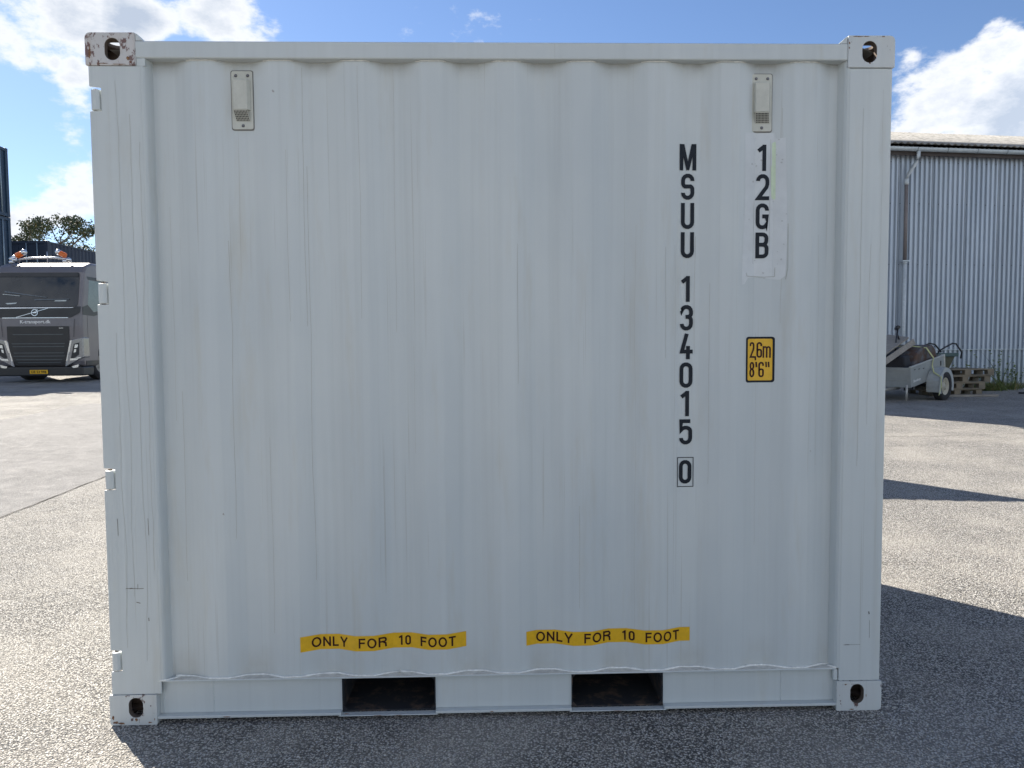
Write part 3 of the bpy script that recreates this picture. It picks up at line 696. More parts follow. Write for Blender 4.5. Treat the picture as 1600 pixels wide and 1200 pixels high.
# ------------------------------------------------------------------ generic corrugated containers
def cargo(name, label, loc, rz, ln, h, mat, group=None, doors=True):
    t = empty(name, label, 'shipping container', loc, rz, group); W = 2.438
    def corr(x0, x1, y, sg, along_x=True):
        bm = bmesh.new(); prev = None; k = 0; x = x0
        seq = [(.036*2, 0), (.069, 1), (.072, 1), (.069, 0)]; d = 0
        P_ = [(x0, 0)]
        while x < x1:
            for s_, dd in seq:
                x += s_
                if x > x1: x = x1; P_.append((x, P_[-1][1])); break
                P_.append((x, dd))
        for x, dd in P_:
            yy = y+sg*(.010+.036*dd)
            p = [(x, yy, .15), (x, yy, h-.09)] if along_x else [(yy, x, .15), (yy, x, h-.09)]
            cur = [bm.verts.new(q) for q in p]
            if prev: bm.faces.new((prev[0], cur[0], cur[1], prev[1]))
            prev = cur
        return bm
    obj('side_panel', corr(.15, ln-.15, 0, 1), mat, t); obj('side_panel', corr(.15, ln-.15, W, -1), mat, t)
    obj('end_panel', corr(.15, W-.15, ln, -1, False), mat, t)
    if doors:
        for a, b in ((.12, W/2-.005), (W/2+.005, W-.12)):
            d = obj('door', BM((.05, .09, a, b, .12, h-.12)), mat, t)
            for k in (.3, .7):
                yy = a+(b-a)*k; obj('lock_rod', TB(([(.02, yy, .1), (.02, yy, h-.1)], .022, 8)), M_rod, d)
    bm = bmesh.new()
    for y in (0, W-.06): box(bm, .179, ln-.179, y, y+.06, h-.09, h-.03); box(bm, .179, ln-.179, y, y+.05, .02, .16)
    for x in (0.01, ln-.07): box(bm, x, x+.06, .164, W-.164, h-.12, h-.015); box(bm, x, x+.06, .164, W-.164, .02, .14)
    obj('rail', bm, mat, t)
    bm = bmesh.new(); box(bm, .06, ln-.06, .06, W-.06, h-.052, h-.035); obj('roof', bm, mat, t)
    for x in (0, ln-.178):
        for y in (0, W-.162):
            obj('corner_post', BM((x+.006, x+.172, y+.006, y+.156, .119, h-.119)), mat, t)
            obj('corner_casting', BM((x, x+.178, y, y+.162, .003, .118), (x, x+.178, y, y+.162, h-.118, h)), mat, t, bevel=.012)
    return t
gA = 'dark blue containers stacked three high at the left edge'
XA = -16.86; zA = gz(25)
for k, (h, z, lb) in enumerate(((2.896, zA, 'dark blue container, bottom one of the tall stack at the left edge'),
                                (2.896, zA+2.910, 'dark blue container, middle one of the tall stack at the left edge'),
                                (2.591, zA+5.820, 'dark blue container, top one of the tall stack at the left edge'))):
    # long axis runs away to the left; its doors face the truck side
    cargo('shipping_container', lb, (XA, 26.25, z), math.pi, 6.06, h, M_navy, gA)
zB = gz(28.6)
for k in range(2):
    cargo('shipping_container', ('navy container directly behind the truck, lower one of two', 'navy container behind the truck roof, upper one of two, in front of the tree')[k],
          (XA+.0, 28.55, zB+k*2.60), math.pi/2, 12.19, 2.591, M_navy2, 'navy containers stacked two high behind the truck', doors=True)
hx, hy, ha = 3.91, 6.28, R(172.5)  # unseen panel, added as stand-in for whatever throws the thin shadow
hp = empty('shadow_panel', 'upright sheet metal panel, unseen behind the grey container, added to throw the thin shadow on the right', 'shadow panel', (hx, hy, gz(6.3)), ha)
bm = bmesh.new(); prev = None
for k in range(61):
    x = k*.05; y = .012 if k % 4 in (0, 1) else -.012; cur = (bm.verts.new((x, y, .02)), bm.verts.new((x, y, 2.56)))
    if prev: bm.faces.new((prev[0], cur[0], cur[1], prev[1]))
    prev = cur
obj('sheet', bm, M_galv, hp)
for x in (0, 1.48, 2.96): obj('post', BM((x, x+.05, -.08, -.025, 0, 2.59)), M_rod, hp)
for x in (0, 1.48, 2.96): obj('foot', BM((x-.1, x+.15, -.45, .2, -.01, .12)), M_gutter, hp, bevel=.02)

# ------------------------------------------------------------------ tree behind the containers
tr = empty('tree', 'loose leafy tree rising behind the navy containers', 'tree', (-24.2, 42.5, 1.3))
bm = bmesh.new(); tube(bm, [(0, 0, 0), (.1, 0, 2), (-.1, .1, 4), (.1, 0, 5.6)], [.24, .2, .16, .1], 8)
tips = []
def branch(p, d, ln_, r, dep):
    p2 = p+d*ln_; tube(bm, [p, (p+p2)/2+Vector((random.uniform(-.08, .08),)*3)*ln_, p2], [r, r*.8, r*.6], 5)
    tips.append(p2); tips.append((p+p2)/2)
    if dep:
        for _ in range(3):
            d2 = (d+Vector((random.uniform(-.8, .8), random.uniform(-.8, .8), random.uniform(-.35, .6)))).normalized(); branch(p2, d2, ln_*.68, r*.55, dep-1)
for k in range(9):
    a = k*.7+random.random()*.3; branch(Vector((0, 0, 3.6+.25*k)), Vector((math.cos(a), math.sin(a), .35+random.random()*.6)).normalized(), 1.25, .07, 3)
obj('trunk', bm, M_bark, tr)
bm = bmesh.new()
for t_ in tips:
    if t_.z < 4.2 and random.random() < .4: continue
    for _ in range(random.choice((5, 9, 14))):
        c = t_+Vector((random.gauss(0, .16), random.gauss(0, .16), random.gauss(0, .12))); s = random.uniform(.05, .11)
        u_ = Vector((random.gauss(0, 1), random.gauss(0, 1), random.gauss(0, 1))).normalized(); v_ = u_.orthogonal().normalized()
        q = bm.faces.new([bm.verts.new(c+u_*s), bm.verts.new(c+v_*s*.5), bm.verts.new(c-u_*s), bm.verts.new(c-v_*s*.5)]); q.material_index = 1 if random.random() < .12 else 0
obj('crown', bm, [M_leaf, M_leaf2], tr)

# ------------------------------------------------------------------ truck
M_truck = plain('truck_paint', (.155, .146, .155),   .40, .25, coat=.25, var=.05, sc=3)
M_glass = plain('windscreen_glass', (.008, .015, .024), .08, 0, spec=.5, var=.0)
M_tblack = plain('black_plastic', (.012, .014, .018), .35, var=.1)
M_chrome = plain('chrome_trim', (.62, .64, .67), .18, .9)
M_wiper = plain('wiper_grey', (.10, .12, .14), .5)
M_lamp = plain('lamp_glass', (.20, .21, .235), .12, .5, coat=.8)
M_white = plain('white_lettering', (.75, .75, .73), .5, var=.0)
M_amber = plain('amber_plastic', (.62, .13, .015), .25)
M_tyre = plain('tyre_rubber', (.018, .018, .02), .85)
M_rim = plain('rim_metal', (.35, .34, .31), .5, .3)
M_seat = plain('cab_inside', (.07, .09, .11), .8)
tk = empty('truck', 'dark grey lorry facing the camera with orange roof beacons and yellow number plate', 'truck', (-11.62, 19.0, .375)); tk.scale = (1, 1, 1.025)
FY = [(.2, .02), (.62, -.02), (1.6, -.04), (2.12, -.02), (3.13, .17), (3.33, .30)]
def fyt(z):
    if z <= FY[0][0]: return FY[0][1]
    for (a, ya), (b, yb) in zip(FY, FY[1:]):
        if z <= b: return ya+(yb-ya)*(z-a)/(b-a)
    return FY[-1][1]
def on_front(bm, off):
    for kz, _ in FY: bmesh.ops.bisect_plane(bm, geom=bm.verts[:]+bm.edges[:]+bm.faces[:], plane_co=(0, 0, kz), plane_no=(0, 0, 1), dist=1e-6)
    for v in bm.verts: v.co.y = fyt(v.co.z)-off+v.co.y
    return bm
prof = [(.05, .46), (-.02, .62), (-.04, 1.6), (-.02, 2.12), (.17, 3.13), (.30, 3.33), (.62, 3.43), (1.9, 3.44), (2.12, 3.38), (2.15, .95), (1.86, .95), (1.6, 1.15), (1.15, 1.15), (.86, .9), (.82, .46)]
bm = bmesh.new(); prism(bm, prof, -1.25, 1.25, 'x'); cab = obj('cab', bm, M_truck, tk, bevel=.07, seg=3)
for p in cab.data.polygons: p.use_smooth = False
ws = obj('windscreen', on_front(poly_bm(rounded(-1.16, 1.14, 2.16, 3.12, .06)), .012), M_glass, tk)
obj('sun_visor', on_front(poly_bm([(-1.12, 3.0), (1.12, 3.0), (1.08, 3.12), (-1.10, 3.12)]), .03), M_tblack, tk)
obj('wiper', merge(on_front(poly_bm([(-.95, 2.56), (.25, 2.40), (.25, 2.42), (-.95, 2.60)]), .035), on_front(poly_bm([(-.1, 2.33), (.9, 2.35), (.9, 2.37), (-.1, 2.36)]), .036)), M_wiper, ws)
obj('dash_item', merge(on_front(poly_bm([(-.92, 2.255), (-.58, 2.27), (-.62, 2.235), (-.85, 2.22)]), .017), on_front(poly_bm([(.50, 2.33), (.82, 2.335), (.80, 2.30), (.46, 2.30)]), .017), on_front(poly_bm([(-1.0, 2.50), (-.50, 2.45), (-.50, 2.462), (-1.0, 2.515)]), .04)), plain('papers', (.5, .55, .55), .6), ws)
obj('front_panel', on_front(poly_bm([(-1.20, 1.845), (.95, 1.845), (1.20, 1.98), (1.24, 2.155), (-1.24, 2.155), (-1.22, 1.9)]), .014), M_tblack, tk)
obj('chrome_strip', on_front(poly_bm([(-1.18, 2.100), (.98, 2.115), (1.05, 2.128), (-1.18, 2.128)]), .022), M_chrome, tk)
obj('chrome_strip', on_front(poly_bm([(-1.0, 1.828), (.86, 1.828), (.88, 1.848), (-1.0, 1.848)]), .018), M_chrome, tk)
bm = bmesh.new(); stroke(bm, [(-.60, 1.855), (.30, 2.105)], .014); a_ = on_front(bm, .024)
bm = bmesh.new(); stroke(bm, arc(-.075, 1.985, .085, .085, 0, 345, 24), .020, True); b_ = on_front(bm, .030)
bm = text_bm('vol', (-.115, -.035, 1.972, 1.998), .02); bm.clear(); bm.free()
bm = bmesh.new(); sheet(bm, [(-.13, 0, 1.970), (-.02, 0, 1.970), (-.02, 0, 2.0), (-.13, 0, 2.0)]); c_ = on_front(bm, .028)
bm = bmesh.new(); stroke(bm, [(-.012, 2.045), (.012, 2.07)], .026); d_ = on_front(bm, .031)
obj('front_badge', merge(a_, b_, c_, d_), M_chrome, tk)
obj('name_lettering', on_front(text_bm('K-transport.dk', (-.50, .37, 1.655, 1.775), .022), .012), M_white, tk)
GR = [(-.88, 1.60), (.88, 1.60), (.88, 1.2), (.78, .80), (.70, .50), (-.70, .50), (-.78, .80), (-.88, 1.2)]
gr_ = obj('grille', on_front(poly_bm(GR), .016), M_tblack, tk)
for z, hw in ((1.36, .70), (1.10, .74), (1.02, .72), (.84, .70), (.75, .72), (.65, .64), (.57, .6)):
    obj('grille_slat', on_front(poly_bm([(-hw, z), (hw, z), (hw+.03, z+.022), (-hw-.03, z+.022)]), .026), plain('slat', (.07, .085, .095), .35) if 'slm' not in globals() else slm, gr_)
    slm = bpy.data.materials.get('slat')
obj('grille_badge', on_front(text_bm('500', (.60, .72, 1.535, 1.56), .02), .022), M_chrome, gr_)
obj('grille_frame', merge(*[on_front(poly_bm(p), .02) for p in ([(-.97, 1.2), (-.90, 1.2), (-.72, .47), (-.76, .47)], [(.90, 1.2), (.95, 1.2), (.76, .47), (.72, .47)])]), M_chrome, gr_)
for s in (-1, 1):
    bm = bmesh.new(); P_ = [(.87*s, 1.19), (1.262*s, 1.28), (1.268*s, .72), (.76*s, .46)]; prism(bm, P_, -.045, .30)
    hl = obj('headlight', bm, M_lamp, tk, bevel=.02)
    obj('lamp_bezel', poly_bm([(1.0*s, 1.10), (1.16*s, 1.14), (1.14*s, .80), (.88*s, .62)], .0), M_tblack, hl).location = (0, -.049, 0)
    bm = bmesh.new()
    for a, b, c, d in ((1.06, 1.03, .09, .05), (1.02, .90, .06, .05), (.98, .66, .22, .03), (1.12, .70, .12, .02)): sheet(bm, [(s*(a-c/2), 0, b-d), (s*(a+c/2), 0, b-d+.02), (s*(a+c/2+.02), 0, b+d), (s*(a-c/2+.02), 0, b+d)])
    o = obj('lamp_lens', bm, M_chrome, hl); o.location = (0, -.052, 0)
    bm = bmesh.new(); prism(bm, [(.92*s, .47), (1.12*s, .52), (1.10*s, .44), (.95*s, .42)], -.05, .02); obj('fog_light', bm, M_chrome, hl)
    # side glazing and door line
    X = 1.2515*s
    sw = bmesh.new(); sheet(sw, [(X, .42, 2.92), (X, 1.15, 2.92), (X, 1.15, 2.12), (X, .62, 2.02), (X, .30, 2.22)]); obj('side_window', sw, plain('window_glass', (.16, .20, .20), .08) if s > 0 else M_glass, tk)
    sw = bmesh.new(); sheet(sw, [(X*1.0008, .30, 3.02), (X*1.0008, 1.30, 3.02), (X*1.0008, 1.30, 2.93), (X*1.0008, .36, 2.93)]); obj('window_visor', sw, M_tblack, tk)
    sw = bmesh.new(); sheet(sw, [(X*1.001, .02, 2.14), (X*1.001, .30, 2.21), (X*1.001, .62, 2.01), (X*1.001, 1.2, 2.11), (X*1.001, 1.2, 2.02), (X*1.001, .62, 1.90), (X*1.001, .02, 1.92)]); obj('door_trim', sw, M_tblack, tk)
    bm = bmesh.new(); box(bm, min(1.252*s, 1.262*s), max(1.252*s, 1.262*s), .95, 1.13, 1.66, 1.70); obj('door_handle', bm, M_chrome, tk)
for s in (-1, 1):
    obj('panel_gap', merge(on_front(poly_bm([(1.0*s, 1.30), (1.012*s, 1.30), (1.05*s, 1.80), (1.038*s, 1.80)]), .0165)), M_tblack, tk)
    obj('door_gap', BM((min(1.2505*s, 1.2525*s), max(1.2505*s, 1.2525*s), .25, .265, .95, 2.0), (min(1.2505*s, 1.2525*s), max(1.2505*s, 1.2525*s), 1.25, 1.265, 1.2, 3.1)), M_tblack, tk)
    obj('step', BM((min(1.2505*s, 1.262*s), max(1.2505*s, 1.262*s), .12, .78, .50, .62)), M_tblack, tk)
obj('bumper', BM((-1.24, 1.24, -.05, .55, .20, .455)), M_tblack, tk, bevel=.03)
pl = obj('number_plate', on_front(poly_bm(rounded(-.27, .25, .262, .372, .015)), .085), M_yellow, tk)
obj('plate_lettering', on_front(text_bm('DE 53 948', (-.22, .20, .28, .352), .02), .088), M_letter, pl)
# roof bar, beacons, antenna
obj('roof_bar', TB(([(-.80, .45, 3.44), (-.72, .42, 3.53), (-.3, .38, 3.565), (.3, .38, 3.565), (.66, .42, 3.53), (.74, .45, 3.44)], .032, 8)), M_chrome, tk, smooth=True)
for x, z in ((-.92, 3.44), (-.84, 3.50), (.62, 3.46), (.72, 3.5)): 
    bm = bmesh.new(); bmesh.ops.create_uvsphere(bm, u_segments=12, v_segments=8, radius=.075); 
    for v in bm.verts: v.co.z *= .8
    obj('roof_lamp', bm, M_chrome, tk, smooth=True, loc=(x, .36, z))
for x, tilt in ((-.72, 1), (.52, -1)):
    b = bmesh.new(); bmesh.ops.create_cone(b, cap_ends=True, segments=16, radius1=.085, radius2=.070, depth=.18)
    bc = obj('beacon', b, M_amber, tk, bevel=.015); bc.location = (x, .42, 3.66); bc.rotation_euler = (0, R(62*tilt), 0)
    b = bmesh.new(); bmesh.ops.create_uvsphere(b, u_segments=12, v_segments=8, radius=.085); obj('beacon_cap', b, M_chrome, bc, smooth=True, loc=(0, 0, .14)); 
    if x < 0: obj('beacon_foot', TB(([(0, 0, -.1), (0, 0, -.30)], [.05, .07], 10)), M_chrome, bc)
obj('antenna', TB(([(-.09, .7, 3.44), (-.09, .7, 3.78)], .012, 6)), M_chrome, tk)
bm = bmesh.new(); prism(bm, [(.60, 3.82), (.60, 3.60), (.80, 3.50), (1.2, 3.56), (1.18, 3.74)], 2.3, 2.42); cb = obj('crane_arm', bm, M_lamp, tk)
tube_b = bmesh.new(); tube(tube_b, [(1.0, 2.35, 3.74), (2.4, 2.5, 3.72)], .035, 8); tube(tube_b, [(1.0, 2.35, 3.45), (1.0, 2.35, 3.74)], .07, 8); obj('crane_pipe', tube_b, M_lamp, cb)
# chassis, bed, wheels
obj('chassis', BM((-.45, -.25, .6, 8.2, .62, .92), (.25, .45, .6, 8.2, .62, .92), (-.5, .5, .2, 1.9, .42, .80)), M_tblack, tk)
bd = obj('load_bed', BM((-1.25, 1.25, 2.75, 8.3, 1.12, 1.28), (-1.25, -1.2, 2.75, 8.3, 1.285, 1.9), (1.2, 1.25, 2.75, 8.3, 1.285, 1.9), (-1.195, 1.195, 2.75, 2.8, 1.285, 2.5)), M_truck, tk, bevel=.01)
def wheel(parent, loc, r, w_, rz=0, name='wheel', rimmat=None):
    W = bpy.data.objects.new(name, None); C.objects.link(W); W.parent = parent; W.location = loc; W.rotation_euler = (0, 0, rz)
    bm = bmesh.new(); n = 32; prof = [(r*.60, -w_/2*.8), (r*.72, -w_/2), (r*.93, -w_/2), (r, -w_/2*.75), (r, w_/2*.75), (r*.93, w_/2), (r*.72, w_/2), (r*.60, w_/2*.8)]
    rings = [[bm.verts.new((x, q*math.cos(2*math.pi*k/n), q*math.sin(2*math.pi*k/n))) for q, x in prof] for k in range(n)]
    for i in range(n):
        a, b = rings[i], rings[(i+1) % n]
        for k in range(len(prof)): bm.faces.new((a[k], a[(k+1) % len(prof)], b[(k+1) % len(prof)], b[k]))
    obj('tyre', bm, M_tyre, W, smooth=True)
    bm = bmesh.new()
    pr = [(r*.615, w_*.40), (r*.56, w_*.42), (r*.50, w_*.20), (r*.25, w_*.16), (r*.20, w_*.30), (0.001, w_*.32)]
    for sg in (-1, 1):
        rings = [[bm.verts.new((sg*x, q*math.cos(2*math.pi*k/n), q*math.sin(2*math.pi*k/n))) for q, x in pr] for k in range(n)]
        for i in range(n):
            a, b = rings[i], rings[(i+1) % n]
            for k in range(len(pr)-1): bm.faces.new((a[k], a[k+1], b[k+1], b[k]))
        for k in range(5):
            a = 2*math.pi*k/5; x = sg*w_*.20; tube(bm, [(x, r*.36*math.cos(a), r*.36*math.sin(a)), (x+sg*.014, r*.36*math.cos(a), r*.36*math.sin(a))], r*.05, 6)
    obj('rim', bm, rimmat or M_rim, W, smooth=True)
    return W
for s in (-1, 1): wheel(tk, (1.03*s, 1.38, .50), .50, .31, R(-24))
for y in (6.0, 7.35):
    for s in (-1, 1): wheel(tk, (.93*s, y, .50), .50, .55)

# ------------------------------------------------------------------ shed
sh = empty('shed', 'tall shed clad in ribbed galvanised sheet with fibre cement roof', 'shed', (4.2, 14.42, .28), math.atan(.113))
EH = 5.80; SL = 30.0; LAPZ = .93
def ribbed(x0, x1, z0, z1, y):
    bm = bmesh.new(); prev = None; x = x0; i = 0; seq = ((.052, 0), (.012, 1), (.052, 1), (.013, 0)); P_ = [(x0, 0)]
    while x < x1:
        for s_, d in seq: x += s_; P_.append((x, d))
    for x, d in P_:
        yy = y+.048*d; cur = (bm.verts.new((x, yy, z0)), bm.verts.new((x, yy, z1)))
        if prev: bm.faces.new((prev[0], cur[0], cur[1], prev[1]))
        prev = cur
    return bm
wl = obj('wall', ribbed(0, SL, LAPZ, EH+.1, 0), M_galv, sh)
obj('lower_wall', ribbed(0, SL, .06, LAPZ-.02, .012), M_galv, sh)
obj('flashing', BM((0, SL, -.02, .05, LAPZ-.018, LAPZ-.001)), M_gutter, sh)
obj('plinth', BM((0, SL, .06, .3, -.3, .055)), plain('concrete', (.28, .27, .25), .9), sh)
bm = bmesh.new(); prism(bm, [(.05, -.2), (16, -.2), (16, EH), (8, EH+2.66), (.05, EH)], .0, .06, 'x'); obj('gable_wall', bm, M_galv, sh)
bm = bmesh.new(); prism(bm, [(.05, -.2), (16, -.2), (16, EH), (8, EH+2.66), (.05, EH)], SL-.06, SL, 'x'); obj('gable_wall', bm, M_galv, sh)
obj('back_wall', BM((.07, SL-.07, 15.95, 16, -.2, EH)), M_galv, sh)
obj('fascia', BM((0, SL, -.17, -.14, EH-.17, EH+.015)), M_fascia, sh)
obj('soffit', BM((0, SL, -.138, -.002, EH-.03, EH-.01)), M_fascia, sh)
# corrugated roof, shallow pitch, two slopes
bm = bmesh.new(); n = int(SL/.0354); prev = None
for i in range(n+1):
    x = i*.0354; dz = .024*math.sin(2*math.pi*i/5); cur = [bm.verts.new((x, -.30, EH+.09+dz)), bm.verts.new((x, 3.6, EH+.09+dz+1.17)), bm.verts.new((x, 8.0, EH+.09+dz+2.72)), bm.verts.new((x, 16.3, EH+.09+dz))]
    if prev:
        for k in range(3): bm.faces.new((prev[k], cur[k], cur[k+1], prev[k+1]))
    prev = cur
rf = obj('roof', bm, M_roof, sh, smooth=True); m = rf.modifiers.new('s', 'SOLIDIFY'); m.thickness = .007
# gutter: half-round with brackets
bm = bmesh.new(); prof = [(-.235+.065*math.cos(R(180+a)), EH-.005+.085*math.sin(R(180+a))) for a in range(0, 181, 20)]
prof2 = [(-.235+.060*math.cos(R(180+a)), EH-.004+.079*math.sin(R(180+a))) for a in range(180, -1, -20)]
prism(bm, prof+prof2, -.1, SL+.1, 'x'); gt = obj('gutter', bm, M_gutter, sh)
bm = bmesh.new(); x = .35
while x < SL:
    pr = [(-.235+.070*math.cos(R(180+a)), EH-.005+.091*math.sin(R(180+a))) for a in range(0, 181, 20)]; pr2 = [(-.235+.0655*math.cos(R(180+a)), EH-.004+.0855*math.sin(R(180+a))) for a in range(180, -1, -20)]
    prism(bm, pr+pr2, x, x+.03, 'x'); x += .80
obj('gutter_bracket', bm, plain('bracket', (.22, .26, .28), .5), gt)
# downpipe with swan neck
DX = 7.42; dp = bmesh.new()
tube(dp, [(DX+.20, -.235, EH-.08), (DX+.20, -.235, EH-.22), (DX+.17, -.22, EH-.32), (DX+.02, -.12, EH-.62), (DX, -.10, EH-.74)], .042, 12)
tube(dp, [(DX, -.10, EH-.72), (DX, -.10, EH-.86)], .050, 12); tube(dp, [(DX, -.10, .06), (DX, -.10, 3.02)], .045, 12); tube(dp, [(DX, -.10, 3.02), (DX, -.10, 3.08)], .05, 12)
d_ = obj('downpipe', dp, plain('pipe_grey', (.46, .50, .52), .5), sh, smooth=True)
obj('downpipe_middle', TB(([(DX, -.10, 3.06), (DX, -.10, EH-.85)], .040, 12)), plain('pipe_brown', (.17, .15, .145), .6), d_, smooth=True)
obj('pipe_clip', BM((DX-.09, DX+.09, -.155, -.05, 3.085, 3.115), (DX-.07, DX+.07, -.155, -.05, 1.2, 1.22)), M_gutter, d_)
for k in range(int(SL/.903)):
    obj('sheet_lap', BM((.045+.903*k, .050+.903*k, -.004, -.0003, LAPZ, EH-.2)), M_fascia, wl) if k % 1 == 0 and 5 < k < 14 else None
bm = bmesh.new(); x = .09
while x < SL:
    for z_ in (1.0, 3.02, 4.5, 5.5): box(bm, x, x+.016, -.006, -.0005, z_, z_+.016)
    x += .258
obj('screw_row', bm, M_fascia, wl)

# ------------------------------------------------------------------ trailer and its load
M_tr = plain('trailer_sheet', (.26, .275, .27), .5, .2, var=.08, sc=5)
tl = empty('trailer', 'grey box trailer with black wheel, tipped forward, loaded with scrap', 'trailer', (9.80, 11.62, .208), math.atan2(.6, .8))
TP = R(-8)
body = bpy.data.objects.new('box_body', None); C.objects.link(body); body.parent = tl; body.location = (0, 0, 0); body.rotation_euler = (0, TP, 0)
ZB, ZT, TLn, TW = .30, .70, 1.56, 1.12
obj('side_wall', BM((0, TLn, 0, .025, ZB, ZT)), M_tr, body, bevel=.004); obj('side_wall', BM((0, TLn, TW-.025, TW, ZB, ZT)), M_tr, body, bevel=.004)
bm = bmesh.new(); box(bm, -.002, .022, .026, TW-.026, ZB, ZT); fw = obj('front_wall', bm, M_tr, body, bevel=.004)
bm = bmesh.new()
for a in ((-.012, -.003, .06, 1.06, .625, .66), (-.012, -.003, .06, 1.06, .44, .455), (-.012, -.003, .06, .09, .456, .624)): box(bm, *a)
obj('stiffener', bm, M_tr, fw)
obj('tail_wall', BM((TLn-.025, TLn, .026, TW-.026, ZB, ZT+.02)), M_tr, body)
obj('corner_rail', BM((TLn, TLn+.03, -.012, .05, ZB-.07, ZT+.03)), plain('pale_edge', (.52, .52, .47), .5), body)
obj('top_edge', BM((-.01, TLn, -.012, .032, ZT+.001, ZT+.022)), plain('edge_metal', (.44, .45, .43), .4, .3), body, bevel=.003)
obj('floor', BM((.03, TLn-.03, .03, TW-.03, ZB, ZB+.02)), M_tr, body)
for k in range(3):
    bm = bmesh.new(); box(bm, .15+.2*k, .20+.2*k, -.009, -.0005, .63-.02*k, .645-.02*k); obj('tie_hook', bm, M_tblack, body)
obj('latch', BM((1.38, 1.40, -.012, -.0005, .52, .62)), M_tblack, body)
# white lettering plate on the side
bm = bmesh.new(); tx = text_bm('Brenderup', (.10, .42, .37, .44), .02, .2)
bm = bmesh.new(); me_ = bpy.data.meshes.new('q'); tx.to_mesh(me_); tx.free(); bm.from_mesh(me_)
for v in bm.verts: v.co.y = -.003
obj('side_lettering', bm, M_white, body)
# fender and wheel
bm = bmesh.new(); n = 12; cx, cz, Rr = .98, .29, .37
outer = [(cx+Rr*math.cos(R(200-220*k/n)), cz+.02+Rr*math.sin(R(200-220*k/n))) for k in range(n+1)]; inner = [(cx+(Rr-.012)*math.cos(R(200-220*k/n)), cz+.02+(Rr-.012)*math.sin(R(200-220*k/n))) for k in range(n+1)]
outer = [(max(p[0], cx-.36), p[1]) for p in outer]
prism(bm, outer+inner[::-1], -.235, -.005)
skirt = [p for p in outer]+[(cx+(Rr-.09)*math.cos(R(200-220*k/n)), cz+.02+(Rr-.09)*math.sin(R(200-220*k/n))) for k in range(n, -1, -1)]
prism(bm, skirt, -.245, -.237)
prism(bm, [(cx-.37, .16), (cx-.36, .50), (cx-.20, .62), (cx-.20, .50), (cx-.29, .30), (cx-.27, .16)], -.262, -.25)
obj('fender', bm, plain('fender_grey', (.33, .35, .345), .5), tl)
wheel(tl, (cx, -.16, .295), .295, .165, math.pi/2, rimmat=plain('cream_rim', (.40, .37, .29), .5)); wheel(tl, (cx, TW+.12, .295), .295, .165, math.pi/2)
obj('axle', TB(([(cx, -.16, .295), (cx, TW+.12, .295)], .028, 8)), M_tblack, tl)
obj('drawbar', TB(([(.1, .3, .28), (-.85, .50, .22)], .03, 8), ([(.1, .84, .28), (-.85, .60, .22)], .03, 8), ([(-.8, .55, .22), (-1.1, .55, .25)], .035, 8), ([(-.2, .02, .05), (-.2, .02, .36)], .022, 8)), M_rim, tl)
obj('corner_lamp', BM((.02, .09, -.03, -.001, .26, .31)), M_tblack, body)
obj('chassis_bar', BM((.05, 1.4, .12, .17, .23, .295), (.05, 1.4, .95, 1.0, .23, .295)), M_tblack, body)
tl_m = Matrix.Translation((9.80, 11.62, .208)) @ Matrix.Rotation(math.atan2(.6, .8), 4, 'Z') @ Matrix.Rotation(TP, 4, 'Y')
def load(name, bm, mat, label, cat, bevel=0, **k):
    for v in bm.verts: v.co = tl_m @ v.co
    c = sum((v.co for v in bm.verts), Vector())/len(bm.verts); zb = min(v.co.z for v in bm.verts); c.z = zb
    for v in bm.verts: v.co -= c
    return tag(obj(name, bm, mat, None, bevel=bevel, loc=c, **k), label, cat)
# black crate (trapezoid), rust-brown tub, boards
bm = bmesh.new(); b0 = [(.06, .10, .325), (.46, .10, .325), (.46, .95, .325), (.06, .95, .325)]; b1 = [(.10, .16, .90), (.34, .16, .90), (.34, .90, .90), (.10, .90, .90)]
A = [bm.verts.new(p) for p in b0]; B = [bm.verts.new(p) for p in b1]; bm.faces.new(A[::-1]); bm.faces.new(B)
for i in range(4): bm.faces.new((A[i], A[(i+1) % 4], B[(i+1) % 4], B[i]))
load('crate', bm, plain('black_crate', (.008, .009, .014), .7), 'black crate in the front of the trailer under the boards', 'crate', bevel=.03)
M_rusty = NM('rusty_steel'); _a = M_rusty.noise((1, 1, 1), 4.5, 6, .65); M_rusty.set(M_rusty.mix(M_rusty.rng(_a, .42, .58), (.085, .048, .032), (.10, .105, .115)), .7, .2); M_rusty = M_rusty.m
bm = bmesh.new(); prof = [(.50, .34), (.42, .66), (.52, .88), (.78, .985), (1.30, .975), (1.44, .86), (1.50, .68), (1.50, .34)]; prism(bm, prof, .10, .98)
load('steel_tub', bm, M_rusty, 'rusty brown steel tub with a blue grey patch lying in the trailer', 'tub', bevel=.04, seg=3)
def plank(p0, p1, wv, th):
    p0, p1 = Vector(p0), Vector(p1); wv = Vector(wv); d = (p1-p0).normalized(); nrm = d.cross(wv).normalized()*th
    bm = bmesh.new(); vs = [bm.verts.new(q) for q in (p0, p1, p1+wv, p0+wv, p0+nrm, p1+nrm, p1+wv+nrm, p0+wv+nrm)]
    for q in ((0, 3, 2, 1), (4, 5, 6, 7), (0, 1, 5, 4), (1, 2, 6, 5), (2, 3, 7, 6), (3, 0, 4, 7)): bm.faces.new([vs[i] for i in q])
    return bm
M_wood = NM('weathered_wood'); _a = M_wood.noise((3, 30, 30), 1, 5, .6); M_wood.set(M_wood.mix(M_wood.rng(_a, .3, .7), (.20, .18, .155), (.30, .275, .24)), .85); M_wood = M_wood.m
load('board', plank((-.62, .28, .80), (.86, .28, 1.045), (0, .04, .105), .03), M_wood, 'lower weathered grey board sticking out over the front of the trailer', 'board')
